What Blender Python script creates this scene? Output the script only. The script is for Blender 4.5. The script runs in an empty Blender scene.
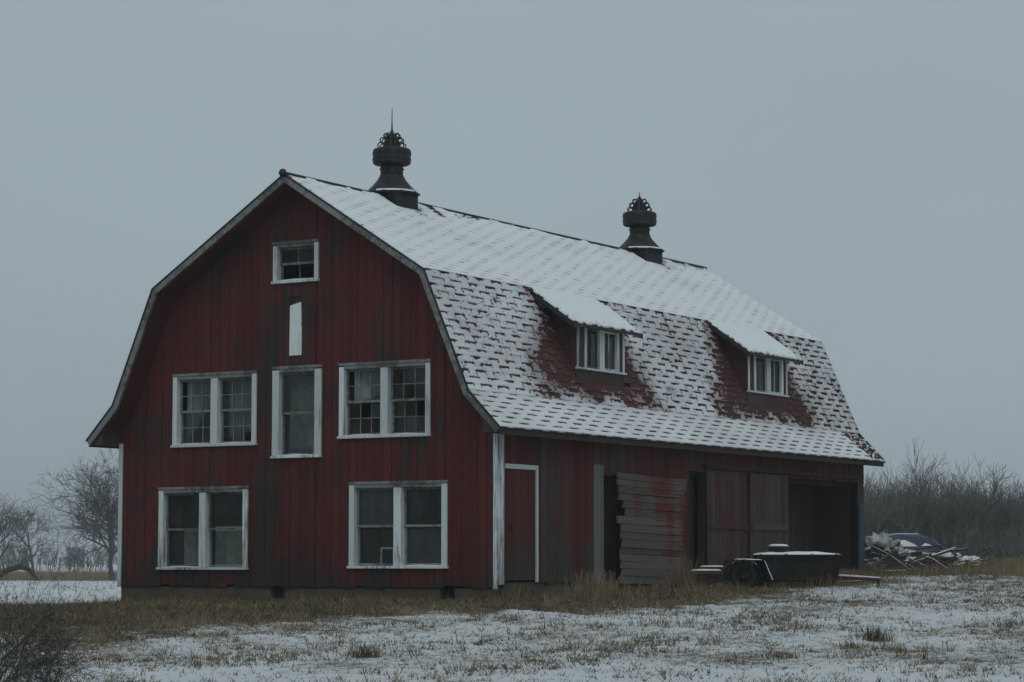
import bpy, math, random
from mathutils import Vector, Matrix, noise as mnoise
R = math.radians
random.seed(7)
scene = bpy.context.scene
COL = scene.collection

# ------------------------------------------------------------------ camera
CAM = (32.794, -38.665, 0.4115)
YAW, PITCH, FPX = -0.54578, 0.09036, 2455.0
cd = bpy.data.cameras.new('camera')
cd.sensor_width = 36.0; cd.lens = FPX * 36 / 1024
cd.clip_start = 0.1; cd.clip_end = 6000
cam = bpy.data.objects.new('camera', cd); COL.objects.link(cam)
cam.location = CAM; cam.rotation_euler = (math.pi / 2 + PITCH, 0, -YAW)
scene.camera = cam
FW = (math.sin(YAW), math.cos(YAW)); RT = (math.cos(YAW), -math.sin(YAW))

# ------------------------------------------------------------------ sky: even overcast, brighter overhead
wd = bpy.data.worlds.new('World'); scene.world = wd; wd.use_nodes = True
nt = wd.node_tree; nt.nodes.clear()
SUN_EL, SUN_AZ = R(52), R(150)
out = nt.nodes.new('ShaderNodeOutputWorld')
sky = nt.nodes.new('ShaderNodeTexSky'); sky.sky_type = 'NISHITA'; sky.sun_disc = False
sky.sun_elevation = SUN_EL; sky.sun_rotation = SUN_AZ; sky.dust_density = 6.0
b1 = nt.nodes.new('ShaderNodeBackground'); b1.inputs[1].default_value = 0.05
nt.links.new(sky.outputs[0], b1.inputs[0])
tc = nt.nodes.new('ShaderNodeTexCoord'); sp = nt.nodes.new('ShaderNodeSeparateXYZ')
nt.links.new(tc.outputs['Generated'], sp.inputs[0])
cr = nt.nodes.new('ShaderNodeValToRGB')
cr.color_ramp.elements[0].position = 0.0; cr.color_ramp.elements[0].color = (.320, .392, .430, 1)
cr.color_ramp.elements[1].position = 1.0; cr.color_ramp.elements[1].color = (.465, .537, .575, 1)
nt.links.new(sp.outputs[2], cr.inputs[0])
b2 = nt.nodes.new('ShaderNodeBackground'); b2.inputs[1].default_value = 1.0
cn = nt.nodes.new('ShaderNodeTexNoise'); cn.inputs['Scale'].default_value = 3.0; cn.inputs['Detail'].default_value = 5
cm = nt.nodes.new('ShaderNodeMapping'); cm.inputs['Scale'].default_value = (1, 1, 2.6)
nt.links.new(tc.outputs['Generated'], cm.inputs[0]); nt.links.new(cm.outputs[0], cn.inputs['Vector'])
ca = nt.nodes.new('ShaderNodeMapRange'); ca.inputs[1].default_value = .3; ca.inputs[2].default_value = .7; ca.inputs[3].default_value = .955; ca.inputs[4].default_value = 1.045
nt.links.new(cn.outputs['Fac'], ca.inputs[0])
cx = nt.nodes.new('ShaderNodeVectorMath'); cx.operation = 'SCALE'
nt.links.new(cr.outputs[0], cx.inputs[0]); nt.links.new(ca.outputs[0], cx.inputs['Scale'])
nt.links.new(cx.outputs[0], b2.inputs[0])
mx = nt.nodes.new('ShaderNodeMixShader'); mx.inputs[0].default_value = 0.94
nt.links.new(b1.outputs[0], mx.inputs[1]); nt.links.new(b2.outputs[0], mx.inputs[2])
nt.links.new(mx.outputs[0], out.inputs[0])
sd = bpy.data.lights.new('sun', 'SUN'); sd.energy = 0.5; sd.angle = R(60); sd.color = (1.0, 0.97, 0.93)
so = bpy.data.objects.new('sun', sd); COL.objects.link(so)
# light comes from high behind the camera, softened by cloud
sv = Vector((math.sin(SUN_AZ) * math.cos(SUN_EL), math.cos(SUN_AZ) * math.cos(SUN_EL), math.sin(SUN_EL)))
so.rotation_euler = sv.to_track_quat('Z', 'Y').to_euler(); so.location = (0, 0, 60)
scene.view_settings.view_transform = 'Standard'; scene.view_settings.look = 'None'
scene.view_settings.exposure = 0.0; scene.view_settings.gamma = 1.0
scene.view_settings.use_curve_mapping = False

# ------------------------------------------------------------------ helpers
class MB:
    def __init__(s): s.v = []; s.f = []
    def add(s, vs, fs):
        n = len(s.v); s.v += [tuple(p) for p in vs]; s.f += [tuple(i + n for i in f) for f in fs]
    def box(s, a, b):
        x0, y0, z0 = a; x1, y1, z1 = b
        s.add([(x0,y0,z0),(x1,y0,z0),(x1,y1,z0),(x0,y1,z0),(x0,y0,z1),(x1,y0,z1),(x1,y1,z1),(x0,y1,z1)],
              [(0,3,2,1),(4,5,6,7),(0,1,5,4),(1,2,6,5),(2,3,7,6),(3,0,4,7)])
    def obox(s, c, ux, uy, uz, hx, hy, hz):
        c = Vector(c); X = Vector(ux) * hx; Y = Vector(uy) * hy; Z = Vector(uz) * hz
        s.add([c-X-Y-Z, c+X-Y-Z, c+X+Y-Z, c-X+Y-Z, c-X-Y+Z, c+X-Y+Z, c+X+Y+Z, c-X+Y+Z],
              [(0,3,2,1),(4,5,6,7),(0,1,5,4),(1,2,6,5),(2,3,7,6),(3,0,4,7)])
    def bar(s, p, q, w, h, up=(0,0,1)):
        p = Vector(p); q = Vector(q); d = (q - p); L = d.length; d.normalize()
        u = Vector(up); sdir = d.cross(u)
        if sdir.length < 1e-4: sdir = d.cross(Vector((1,0,0)))
        sdir.normalize(); u = sdir.cross(d)
        s.obox((p + q) / 2, d, sdir, u, L / 2, w / 2, h / 2)
    def prism(s, poly, axis, a, b):
        """polygon (p,q) extruded along axis; axis 'y': (x,z), 'x': (y,z), 'z': (x,y)"""
        def P(p, t):
            return {'y': (p[0], t, p[1]), 'x': (t, p[0], p[1]), 'z': (p[0], p[1], t)}[axis]
        n = len(poly)
        vs = [P(p, a) for p in poly] + [P(p, b) for p in poly]
        fs = [tuple(range(n)), tuple(range(2*n-1, n-1, -1))]
        fs += [(i, i + n, (i+1) % n + n, (i+1) % n) for i in range(n)]
        s.add(vs, fs)
    def tube(s, pts, rads, n=6, caps=True):
        rings = []; vs = []; fs = []
        pts = [Vector(p) for p in pts]
        for i, p in enumerate(pts):
            d = (pts[min(i+1, len(pts)-1)] - pts[max(i-1, 0)])
            if d.length < 1e-9: d = Vector((0,0,1))
            d.normalize()
            a = d.cross(Vector((0.31, 0.17, 0.93)))
            if a.length < 1e-3: a = d.cross(Vector((1,0,0)))
            a.normalize(); b = d.cross(a)
            for k in range(n):
                t = 2 * math.pi * k / n
                vs.append(p + (a * math.cos(t) + b * math.sin(t)) * rads[i])
        for i in range(len(pts) - 1):
            for k in range(n):
                fs.append((i*n+k, i*n+(k+1) % n, (i+1)*n+(k+1) % n, (i+1)*n+k))
        if caps:
            fs.append(tuple(range(n-1, -1, -1))); m = (len(pts)-1)*n
            fs.append(tuple(range(m, m+n)))
        s.add(vs, fs)
    def lathe(s, prof, n=24, c=(0,0,0), axis='z', cap=True):
        vs = []; fs = []
        for r, h in prof:
            for k in range(n):
                t = 2 * math.pi * k / n
                p = (r*math.cos(t), r*math.sin(t), h)
                if axis == 'y': p = (p[0], p[2], p[1])
                vs.append((p[0]+c[0], p[1]+c[1], p[2]+c[2]))
        for i in range(len(prof)-1):
            for k in range(n):
                fs.append((i*n+k, i*n+(k+1) % n, (i+1)*n+(k+1) % n, (i+1)*n+k))
        if cap:
            fs.append(tuple(range(n-1, -1, -1))); m = (len(prof)-1)*n; fs.append(tuple(range(m, m+n)))
        s.add(vs, fs)
    def mesh(s, name, mat, smooth=False):
        me = bpy.data.meshes.new(name); me.from_pydata(s.v, [], s.f); me.validate()
        if mat: me.materials.append(mat)
        if smooth: me.polygons.foreach_set('use_smooth', [True] * len(me.polygons))
        me.update(); return me
    def build(s, name, mat, parent=None, smooth=False):
        o = bpy.data.objects.new(name, s.mesh(name, mat, smooth)); COL.objects.link(o)
        if parent: o.parent = parent
        return o

def tag(o, label=None, cat=None, group=None, kind=None):
    if label: o['label'] = label
    if cat: o['category'] = cat
    if group: o['group'] = group
    if kind: o['kind'] = kind
    return o
def empty(name, loc=(0,0,0), rz=0, parent=None):
    o = bpy.data.objects.new(name, None); COL.objects.link(o)
    o.location = loc; o.rotation_euler = (0, 0, rz); o.empty_display_size = 0.2
    if parent: o.parent = parent
    return o
def bevel(o, w=0.01, seg=2):
    m = o.modifiers.new('bevel', 'BEVEL'); m.width = w; m.segments = seg; m.limit_method = 'ANGLE'; return o
def ds(x, y):
    dx, dy = x - CAM[0], y - CAM[1]
    return dx*FW[0] + dy*FW[1], dx*RT[0] + dy*RT[1]
def xy(d, s):
    return CAM[0] + d*FW[0] + s*RT[0], CAM[1] + d*FW[1] + s*RT[1]
def at(px, d):
    """ground spot seen in picture column px at distance d"""
    return xy(d, (px - 512) / FPX * d)
def sstep(a, b, t):
    t = max(0, min(1, (t - a) / (b - a))); return t*t*(3-2*t)
def interp(k, t):
    if t <= k[0][0]: return k[0][1]
    for (a, va), (b, vb) in zip(k, k[1:]):
        if t <= b: return va + (vb - va) * (t - a) / (b - a)
    return k[-1][1]
KR = [(22,-1.22),(31,-1.08),(37,-.76),(45,-.29),(50,-.08),(55,.1),(60,.2),(80,.26),(110,.30),(300,.4),(2000,1)]
KL = [(22,-1.22),(31,-1.10),(37,-.80),(44,-.52),(50,-.46),(55,-.62),(62,-.80),(165,-.78),(220,-.6),(600,0),(2000,1)]
def nz(x, y, z=0.0): return mnoise.noise((x, y, z))
def zg(x, y):
    d, s = ds(x, y)
    t = sstep(-11, 1, s)
    z = interp(KL, d) * (1 - t) + interp(KR, d) * t
    if d < 300:
        z += 0.05 * nz(x*.35, y*.35) + 0.025 * nz(x*1.3, y*1.3, 5)
        if 20 < d < 90: z += 0.022 * nz(x*3.5, y*3.5, 9) + .014*nz(x*9, y*9, 12)
    return z

# ------------------------------------------------------------------ materials
def mat(name, rough=0.85, metal=0.0):
    m = bpy.data.materials.new(name); m.use_nodes = True
    b = m.node_tree.nodes['Principled BSDF']; b.inputs['Roughness'].default_value = rough
    b.inputs['Metallic'].default_value = metal
    if rough > .7: b.inputs['Specular IOR Level'].default_value = 0.25
    return m, m.node_tree, b
def N(nt, t, **kw):
    n = nt.nodes.new('ShaderNode' + t)
    for k, v in kw.items(): setattr(n, k, v)
    return n
def noise_tex(nt, scale, mapping=(1,1,1), detail=5, rough=.6, coord='pos', dist=0.0):
    if coord == 'pos': g = N(nt, 'NewGeometry').outputs['Position']
    else: g = N(nt, 'TexCoord').outputs['Object']
    m = N(nt, 'Mapping'); m.inputs['Scale'].default_value = mapping
    nt.links.new(g, m.inputs['Vector'])
    n = N(nt, 'TexNoise'); n.inputs['Scale'].default_value = scale; n.inputs['Detail'].default_value = detail
    n.inputs['Roughness'].default_value = rough; n.inputs['Distortion'].default_value = dist
    nt.links.new(m.outputs[0], n.inputs['Vector']); return n.outputs['Fac']
def ramp(nt, fac, stops):
    r = N(nt, 'ValToRGB'); e = r.color_ramp.elements
    while len(e) < len(stops): e.new(0.5)
    for el, (p, c) in zip(e, stops):
        el.position = p; el.color = (c if len(c) == 4 else (*c, 1)) if hasattr(c, '__len__') else (c, c, c, 1)
    nt.links.new(fac, r.inputs[0]); return r.outputs[0]
def mixc(nt, fac, a, b, mode='MIX'):
    m = N(nt, 'Mix', data_type='RGBA', blend_type=mode)
    for sock, v in ((m.inputs[0], fac), (m.inputs[6], a), (m.inputs[7], b)):
        if isinstance(v, bpy.types.NodeSocket): nt.links.new(v, sock)
        elif hasattr(v, '__len__'): sock.default_value = (*v, 1)
        else: sock.default_value = v
    return m.outputs[2]
def math_(nt, op, a, b=None):
    m = N(nt, 'Math', operation=op)
    for i, v in enumerate((a, b)):
        if v is None: continue
        if isinstance(v, bpy.types.NodeSocket): nt.links.new(v, m.inputs[i])
        else: m.inputs[i].default_value = v
    return m.outputs[0]
def bump(nt, b, h, strength=.4, dist=.01):
    n = N(nt, 'Bump'); n.inputs['Strength'].default_value = strength; n.inputs['Distance'].default_value = dist
    nt.links.new(h, n.inputs['Height']); nt.links.new(n.outputs[0], b.inputs['Normal'])

def board_mat(name, paint, wood, cover, low, grain=(1,1,.05), stain=0.0):
    """paint worn off along the grain; 'cover' ~ share of paint left, 'low' = more wear towards the splash zone"""
    m, nt, b = mat(name, .88)
    big = noise_tex(nt, .9, (1,1,.45), 4, .6)
    streak = noise_tex(nt, 21, grain, 6, .75)
    fine = noise_tex(nt, 60, (grain[0], grain[1], grain[2]*1.2), 3, .7)
    oi = N(nt, 'ObjectInfo').outputs['Random']
    w = math_(nt, 'ADD', math_(nt, 'MULTIPLY', big, .85), math_(nt, 'MULTIPLY', streak, .85))
    w = math_(nt, 'ADD', w, math_(nt, 'MULTIPLY', oi, .13))
    sep = N(nt, 'SeparateXYZ'); nt.links.new(N(nt, 'NewGeometry').outputs['Position'], sep.inputs[0])
    lowm = ramp(nt, math_(nt, 'MULTIPLY', sep.outputs[2], .5), [(0.0, low), (.55, 0.0)])
    w = math_(nt, 'ADD', w, lowm)
    if stain:     # water-stained column below and around the loft hatch
        xs = math_(nt, 'ADD', sep.outputs[0], math_(nt, 'MULTIPLY', noise_tex(nt, .8, (1,1,1), 3), 1.6))
        st_ = ramp(nt, math_(nt, 'MULTIPLY', xs, .111), [(.36, 0.0), (.50, stain), (.56, stain), (.68, 0.0)])
        zt_ = ramp(nt, math_(nt, 'MULTIPLY', sep.outputs[2], .125), [(.66, 1.0), (.78, 0.0)])
        w = math_(nt, 'ADD', w, math_(nt, 'MULTIPLY', st_, zt_))
    tone = math_(nt, 'ADD', math_(nt, 'MULTIPLY', oi, .5), math_(nt, 'MULTIPLY', fine, .9))
    p = mixc(nt, tone, tuple(c*.55 for c in paint), tuple(min(1, c*1.35) for c in paint))
    wd_ = mixc(nt, tone, tuple(c*.45 for c in wood), tuple(min(1, c*1.45) for c in wood))
    # the node maths above runs past 1: scale into ramp range
    sc = math_(nt, 'MULTIPLY', w, .62)
    worn = ramp(nt, sc, [(cover, 0.0), (min(1, cover+.09), 1.0)])
    c = mixc(nt, worn, p, wd_)
    nt.links.new(c, b.inputs['Base Color'])
    bump(nt, b, math_(nt, 'ADD', streak, fine), .5, .006)
    return m
M = {}
M['red'] = board_mat('barn_red_boards', (.082, .0165, .0160), (.024, .021, .019), .57, .14, (1, 1, .05), .075)
M['red_side'] = board_mat('side_red_boards', (.078, .0170, .0160), (.044, .039, .035), .56, .18)
M['grey'] = board_mat('weathered_grey_boards', (.070, .022, .019), (.056, .051, .045), .50, .05)
M['plank'] = board_mat('grey_planks', (.12, .026, .022), (.105, .098, .088), .475, .12, (.05, .05, 1))
M['white'] = board_mat('peeling_white_paint', (.54, .59, .60), (.14, .14, .135), .60, .10)
M['cleanwhite'] = board_mat('clean_white_paint', (.56, .61, .62), (.3, .31, .31), .63, .0)
M['trim'] = board_mat('weathered_trim_paint', (.185, .205, .200), (.075, .076, .073), .53, 0, (.4, .4, .4))
M['greylight'] = board_mat('pale_grey_boards', (.05, .03, .028), (.125, .122, .115), .42, .05)
M['darktrim'] = board_mat('dark_eave_wood', (.05, .036, .032), (.035, .032, .030), .60, 0, (.3, .05, .3))
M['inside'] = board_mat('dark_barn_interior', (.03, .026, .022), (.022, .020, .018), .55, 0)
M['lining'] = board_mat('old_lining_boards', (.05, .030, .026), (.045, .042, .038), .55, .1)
M['roofdeck'] = board_mat('roof_deck_wood', (.03, .024, .022), (.022, .020, .018), .55, 0)
m, nt, b = mat('shingle', .92); M['shingle'] = m
a = noise_tex(nt, 7, (1,1,1), 4); oi = N(nt, 'ObjectInfo').outputs['Random']
f2 = noise_tex(nt, 120, (1,1,1), 2)
c = ramp(nt, math_(nt, 'ADD', math_(nt, 'MULTIPLY', a, .8), math_(nt, 'MULTIPLY', oi, .18)),
         [(.3, (.055, .026, .024)), (.5, (.090, .035, .031)), (.72, (.125, .055, .048))])
c = mixc(nt, math_(nt, 'MULTIPLY', f2, .35), c, (.03, .022, .020)); nt.links.new(c, b.inputs['Base Color'])
bump(nt, b, f2, .5, .004)
def snow_mat(name, base=(.80, .845, .87), sc=14, thin=False):
    m, nt, b = mat(name, .8)
    a = noise_tex(nt, sc, (1,1,1), 5, .65)
    c = mixc(nt, a, tuple(c*.86 for c in base), base)
    if thin:   # a dusting lets the shingle granules show through
        f = noise_tex(nt, 55, (1,1,1), 3, .7)
        t = N(nt, 'Attribute', attribute_name='thin').outputs['Fac']
        k = ramp(nt, math_(nt, 'ADD', t, math_(nt, 'MULTIPLY', math_(nt, 'SUBTRACT', f, .5), .9)), [(.08, 0.0), (.95, 1.0)])
        c = mixc(nt, k, c, (.105, .042, .038))
    nt.links.new(c, b.inputs['Base Color'])
    bump(nt, b, a, .5, .02); return m
M['roofsnow'] = snow_mat('roof_snow', thin=True)
M['snow'] = snow_mat('snow')
m, nt, b = mat('old_window_glass', .08); M['glass'] = m
b.inputs['Base Color'].default_value = (.02, .028, .026, 1)
b.inputs['Specular IOR Level'].default_value = 0.5
gn = noise_tex(nt, 4.5, (1,1,.6), 5, .7); go = N(nt, 'ObjectInfo').outputs['Random']
dirt = ramp(nt, math_(nt, 'ADD', math_(nt, 'MULTIPLY', gn, .9), math_(nt, 'MULTIPLY', go, .45)), [(.35, .06), (1.0, .60)])
nt.links.new(ramp(nt, math_(nt, 'ADD', math_(nt, 'MULTIPLY', gn, .5), math_(nt, 'MULTIPLY', go, .5)), [(.2, (.012, .016, .016)), (.8, (.055, .072, .066))]), b.inputs['Base Color'])
tr = N(nt, 'BsdfTransparent'); ms = N(nt, 'MixShader'); nt.links.new(dirt, ms.inputs[0])
nt.links.new(tr.outputs[0], ms.inputs[1]); nt.links.new(b.outputs[0], ms.inputs[2])
nt.links.new(ms.outputs[0], nt.nodes['Material Output'].inputs[0])
m, nt, b = mat('dark_galvanised_metal', .62, .4); M['metal'] = m
a = noise_tex(nt, 6, (1,1,.5), 5)
nt.links.new(ramp(nt, a, [(.3, (.012, .013, .013)), (.55, (.022, .024, .024)), (.75, (.050, .050, .046))]), b.inputs['Base Color'])
m, nt, b = mat('foundation_concrete', .95); M['concrete'] = m
a = noise_tex(nt, 3, (1,1,1), 6, .7); a2 = noise_tex(nt, 40, (1,1,1), 3)
c = ramp(nt, a, [(.3, (.06, .052, .040)), (.6, (.105, .092, .070)), (.8, (.14, .125, .10))])
nt.links.new(mixc(nt, math_(nt, 'MULTIPLY', a2, .5), c, (.05, .045, .03)), b.inputs['Base Color']); bump(nt, b, a2, .6, .01)
def plain(name, dark, light, sc=8, rough=.8, metal=0, bmp=.3):
    m, nt, b = mat(name, rough, metal); a = noise_tex(nt, sc, (1,1,1), 5, .65)
    nt.links.new(ramp(nt, a, [(.32, dark), (.7, light)]), b.inputs['Base Color']); bump(nt, b, a, bmp, .006); return m
M['rubber'] = plain('tyre_rubber', (.010,.010,.010), (.026,.025,.024))
M['rust'] = plain('rusty_steel', (.020,.014,.011), (.075,.034,.018), 9, .85)
M['blacksteel'] = plain('dark_painted_steel', (.006,.007,.008), (.020,.019,.018), 5, .8)
M['blue'] = plain('faded_blue_paint', (.012,.028,.050), (.030,.062,.100), 6, .6)
M['carblue'] = plain('dark_blue_car_paint', (.014,.030,.075), (.034,.064,.130), 3, .45)
M['curtain'] = plain('pale_green_cloth', (.20,.27,.245), (.46,.56,.52), 3, .95)
M['bark'] = plain('haze_paled_bark', (.075,.075,.074), (.125,.123,.118), 9, .95)  # grey-brown, lightened so the colour itself adds haze to far trees
M['bark2'] = plain('pale_brush_bark', (.10,.10,.096), (.17,.165,.155), .5, .95)
M['twig'] = plain('dark_twig_bark', (.030,.028,.025), (.070,.064,.056), 12, .95)
M['sheet'] = plain('dirty_white_sheet', (.06,.065,.06), (.55,.60,.62), 5, .8)
M['soil'] = plain('barn_dirt', (.015,.013,.010), (.035,.030,.023), 3, .98)
def grass_mat(name, cols):
    m, nt, b = mat(name, .95)
    a = N(nt, 'Attribute', attribute_name='tint').outputs['Fac']
    nt.links.new(ramp(nt, a, cols), b.inputs['Base Color']); return m
M['grass'] = grass_mat('dry_grass', [(0,(.030,.026,.017)),(.4,(.080,.065,.040)),(.75,(.17,.137,.085)),(1,(.28,.225,.14))])

# ground: thin snow lying over dead grass
m, nt, b = mat('snowy_ground', .92); M['ground'] = m
n1 = noise_tex(nt, .55, (1,1,1), 6, .65); n2 = noise_tex(nt, 4.5, (1,1,1), 6, .72, dist=.4); n3 = noise_tex(nt, 22, (1,1,1), 5, .8)
bare = N(nt, 'Attribute', attribute_name='bare').outputs['Fac']
v = math_(nt, 'ADD', math_(nt, 'MULTIPLY', n1, .22), math_(nt, 'ADD', math_(nt, 'MULTIPLY', n2, .50), math_(nt, 'MULTIPLY', n3, .63)))
v = math_(nt, 'ADD', v, math_(nt, 'MULTIPLY', math_(nt, 'SUBTRACT', bare, .5), 1.1))
msk = ramp(nt, v, [(.62, 0.0), (.75, 1.0)])
sn = mixc(nt, n3, (.42, .46, .48), (.80, .84, .86))
gr = ramp(nt, n3, [(.25, (.055,.045,.030)), (.5, (.115,.095,.062)), (.75, (.20,.165,.11))])
nt.links.new(mixc(nt, msk, sn, gr), b.inputs['Base Color'])
bump(nt, b, math_(nt, 'ADD', n2, math_(nt, 'MULTIPLY', n3, .6)), .7, .05)

# ------------------------------------------------------------------ ground sheet
BW, BL = 9.0, 17.05          # barn width (x) and length (y); front gable wall is the plane y = 0
def bareness(x, y):
    d, s = ds(x, y)
    if d >= 80:
        if s < 0.0 and d < 165: return .22
        return .42 if d > 165 else .58
    n = nz(x*.22, y*.22, 4); n_ = nz(x*.7, y*.7, 6)
    v = .465 + .05*n + .07*n_
    # worn, sheltered strip along the gable wall, running on over the bank to the left
    q = max(0, 46.5 - d)
    reach = interp([(-30, 7.2), (-6, 6.2), (-2.5, 3.6), (1.5, 1.8), (4.5, .8)], s) + 1.6*n + 1.6*n_ + 1.0*nz(x*1.7, y*1.7, 14)
    if d < 51 and s < 6:
        k = (1 - sstep(reach*.15, max(.6, reach)*1.9, q))
        v += (.74 - v) * k * sstep(6, 2, s)
    if x > BW - .1 and y > -2:
        k = 1 - sstep(.8, 3.8, x - BW + 1.4*n_ + .6*n + .8*nz(x*1.7, y*1.7, 14))
        v += (.76 - v)*k
    if d > 50.5 and s < -8.3: v = .22 + (.7 * (1 - sstep(50.5, 53, d)))
    if d > 58 and s > 8: v = max(v, .66 + .2*n)
    v -= .05 * sstep(35.5, 31.5, d + 1.5*n)
    return v
def axis(fine0, fine1, st, far):
    a = []; t = fine0
    while t <= fine1: a.append(t); t += st
    st2 = st; t = a[-1]
    while t < far: st2 *= 1.22; t += st2; a.append(t)
    st2 = st; t = a[0]; pre = []
    while t > -far: st2 *= 1.22; t -= st2; pre.append(t)
    return pre[::-1] + a
D = axis(27, 64, .14, 1500); S = axis(-14, 16, .11, 1500)
gv = []; gb = []
for d in D:
    for s in S:
        x, y = xy(d, s); gv.append((x, y, zg(x, y))); gb.append(bareness(x, y))
ns = len(S)
gf = [(i*ns+j, i*ns+j+1, (i+1)*ns+j+1, (i+1)*ns+j) for i in range(len(D)-1) for j in range(ns-1)]
me = bpy.data.meshes.new('ground'); me.from_pydata(gv, [], gf)
at_ = me.attributes.new('bare', 'FLOAT', 'POINT'); at_.data.foreach_set('value', gb)
me.materials.append(M['ground']); me.polygons.foreach_set('use_smooth', [True]*len(me.polygons)); me.update()
ground = bpy.data.objects.new('ground', me); COL.objects.link(ground); ground['kind'] = 'structure'

# ================================================================== BARN
barn = empty('gambrel_barn', (0, 0, 0))
tag(barn, 'weathered red gambrel barn with snow-dusted shingle roof and two roof ventilators', 'barn')
OVF, OVB = .59, .35
RIDGE = (4.5, 7.94); BRK = (7.747, 5.883); KNK = (8.74, 3.58); EAV = (9.42, 2.88)
def mir(p): return (9.0 - p[0], p[1])
PROF = [mir(EAV), mir(KNK), mir(BRK), RIDGE, BRK, KNK, EAV]
def off_line(pts, w):
    """polyline moved inward (down/in) by w"""
    res = []
    for i, p in enumerate(pts):
        ns_ = []
        for a, c in ((i-1, i), (i, i+1)):
            if a < 0 or c >= len(pts): continue
            t = Vector((pts[c][0]-pts[a][0], pts[c][1]-pts[a][1])).normalized(); ns_.append(Vector((t.y, -t.x)))
        n = sum(ns_, Vector((0, 0))); n.normalize(); k = 1 / max(.5, n.dot(ns_[0]))
        res.append((p[0] + n.x*w*k, p[1] + n.y*w*k))
    return res
UNDER = off_line(PROF, .126)
def ztop(u):
    pts = UNDER
    for a, c in zip(pts, pts[1:]):
        if a[0] <= u <= c[0]: return a[1] + (c[1]-a[1])*(u-a[0])/(c[0]-a[0])
    return pts[0][1]

def sub(iv, holes):
    for h0, h1 in holes:
        n = []
        for a, c in iv:
            if h1 <= a or h0 >= c: n.append((a, c)); continue
            if h0 > a + 1e-6: n.append((a, h0))
            if h1 < c - 1e-6: n.append((h1, c))
        iv = n
    return iv
def wall_piece(mb, a, c, zlo, zhi, holes, kinks, axis, t0, t1):
    """slab spanning u in [a,c]; zlo/zhi functions of u; holes (u0,u1,z0,z1) cut out"""
    cuts = {a, c}
    for h in holes:
        for e in h[:2]:
            if a < e < c: cuts.add(e)
    for e in kinks:
        if a < e < c: cuts.add(e)
    cuts = sorted(cuts)
    for u0, u1 in zip(cuts, cuts[1:]):
        um = (u0+u1)/2
        hz = [(h[2], h[3]) for h in holes if h[0] < um < h[1]]
        L0, L1, H0, H1 = zlo(u0), zlo(u1), zhi(u0), zhi(u1)
        for p, q in sub([(min(L0, L1), max(H0, H1))], hz):
            b0 = L0 if p == min(L0, L1) else p; b1 = L1 if p == min(L0, L1) else p
            t0_ = H0 if q == max(H0, H1) else min(q, H0); t1_ = H1 if q == max(H0, H1) else min(q, H1)
            if t0_ - b0 < .005 and t1_ - b1 < .005: continue
            mb.prism([(u0, b0), (u1, b1), (u1, max(t1_, b1+.001)), (u0, max(t0_, b0+.001))], axis, t0, t1)

def islands(mb):
    """weld the prisms of one board where they touch and return each connected piece"""
    key = {}; vs = []; ix = []
    for p in mb.v:
        k = tuple(round(c, 4) for c in p)
        if k not in key: key[k] = len(vs); vs.append(p)
        ix.append(key[k])
    fs = [tuple(ix[i] for i in f) for f in mb.f]
    par = list(range(len(vs)))
    def find(i):
        while par[i] != i: i = par[i]
        return i
    for f in fs:
        for i in f[1:]: par[find(i)] = find(f[0])
    res = {}
    for f in fs: res.setdefault(find(f[0]), []).append(f)
    outl = []
    for fl in res.values():
        m_ = MB(); mp = {}
        for f in fl:
            for i in f:
                if i not in mp: mp[i] = len(m_.v); m_.v.append(vs[i])
        m_.f = [tuple(mp[i] for i in f) for f in fl]; outl.append(m_)
    return outl
# --- front gable wall, board by board
FW_HOLES = [(3.88, 4.88, 5.92, 6.66),                       # loft window
            (1.40, 3.40, 2.76, 4.16), (5.49, 7.49, 2.83, 4.21), (3.90, 4.96, 2.50, 4.20),
            (1.07, 3.21, .30, 1.89), (5.74, 7.87, .34, 1.93),
            (4.22, 4.53, 4.50, 5.62)]
front = empty('front_wall', (0, 0, 0), 0, barn)
rb = random.Random(3)
u = 0.0
while u < BW - .02:
    w = rb.choice((.17, .19, .21, .23)); c = min(BW, u + w)
    if BW - c < .08: c = BW
    o_ = rb.uniform(-.011, .009); lo = -.04 + rb.choice((0, 0, 0, .02, -.025, .05)) * rb.random()
    mb = MB()
    wall_piece(mb, u + .006, c - .006, lambda t: lo, ztop, FW_HOLES, [p[0] for p in UNDER], 'y', -.022 + o_, .004 + o_)
    for piece in islands(mb): piece.build('board', M['red'], front)
    u = c
# stone-grey foundation with two vent openings
fnd = MB()
FV = [(3.80, 4.12, -.26, -.04), (7.74, 8.06, -.25, -.04)]
wall_piece(fnd, .02, BW-.02, lambda t: -1.3, lambda t: -.05, FV, [], 'y', .02, .25)
wall_piece(fnd, .25, BL-.02, lambda t: -1.3, lambda t: .06, [], [], 'x', BW-.25, BW-.02)
wall_piece(fnd, .25, BL-.02, lambda t: -1.3, lambda t: -.05, [], [], 'x', .02, .25)
wall_piece(fnd, .25, BW-.25, lambda t: -1.3, lambda t: -.05, [], [], 'y', BL-.25, BL-.02)
fnd.build('foundation', M['concrete'], barn)
for h in FV:
    g = MB()
    for k in range(3): g.box((h[0]+.04+k*.11, .05, h[2]), (h[0]+.065+k*.11, .07, h[3]))
    g.build('foundation_vent', M['blacksteel'], barn)

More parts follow.
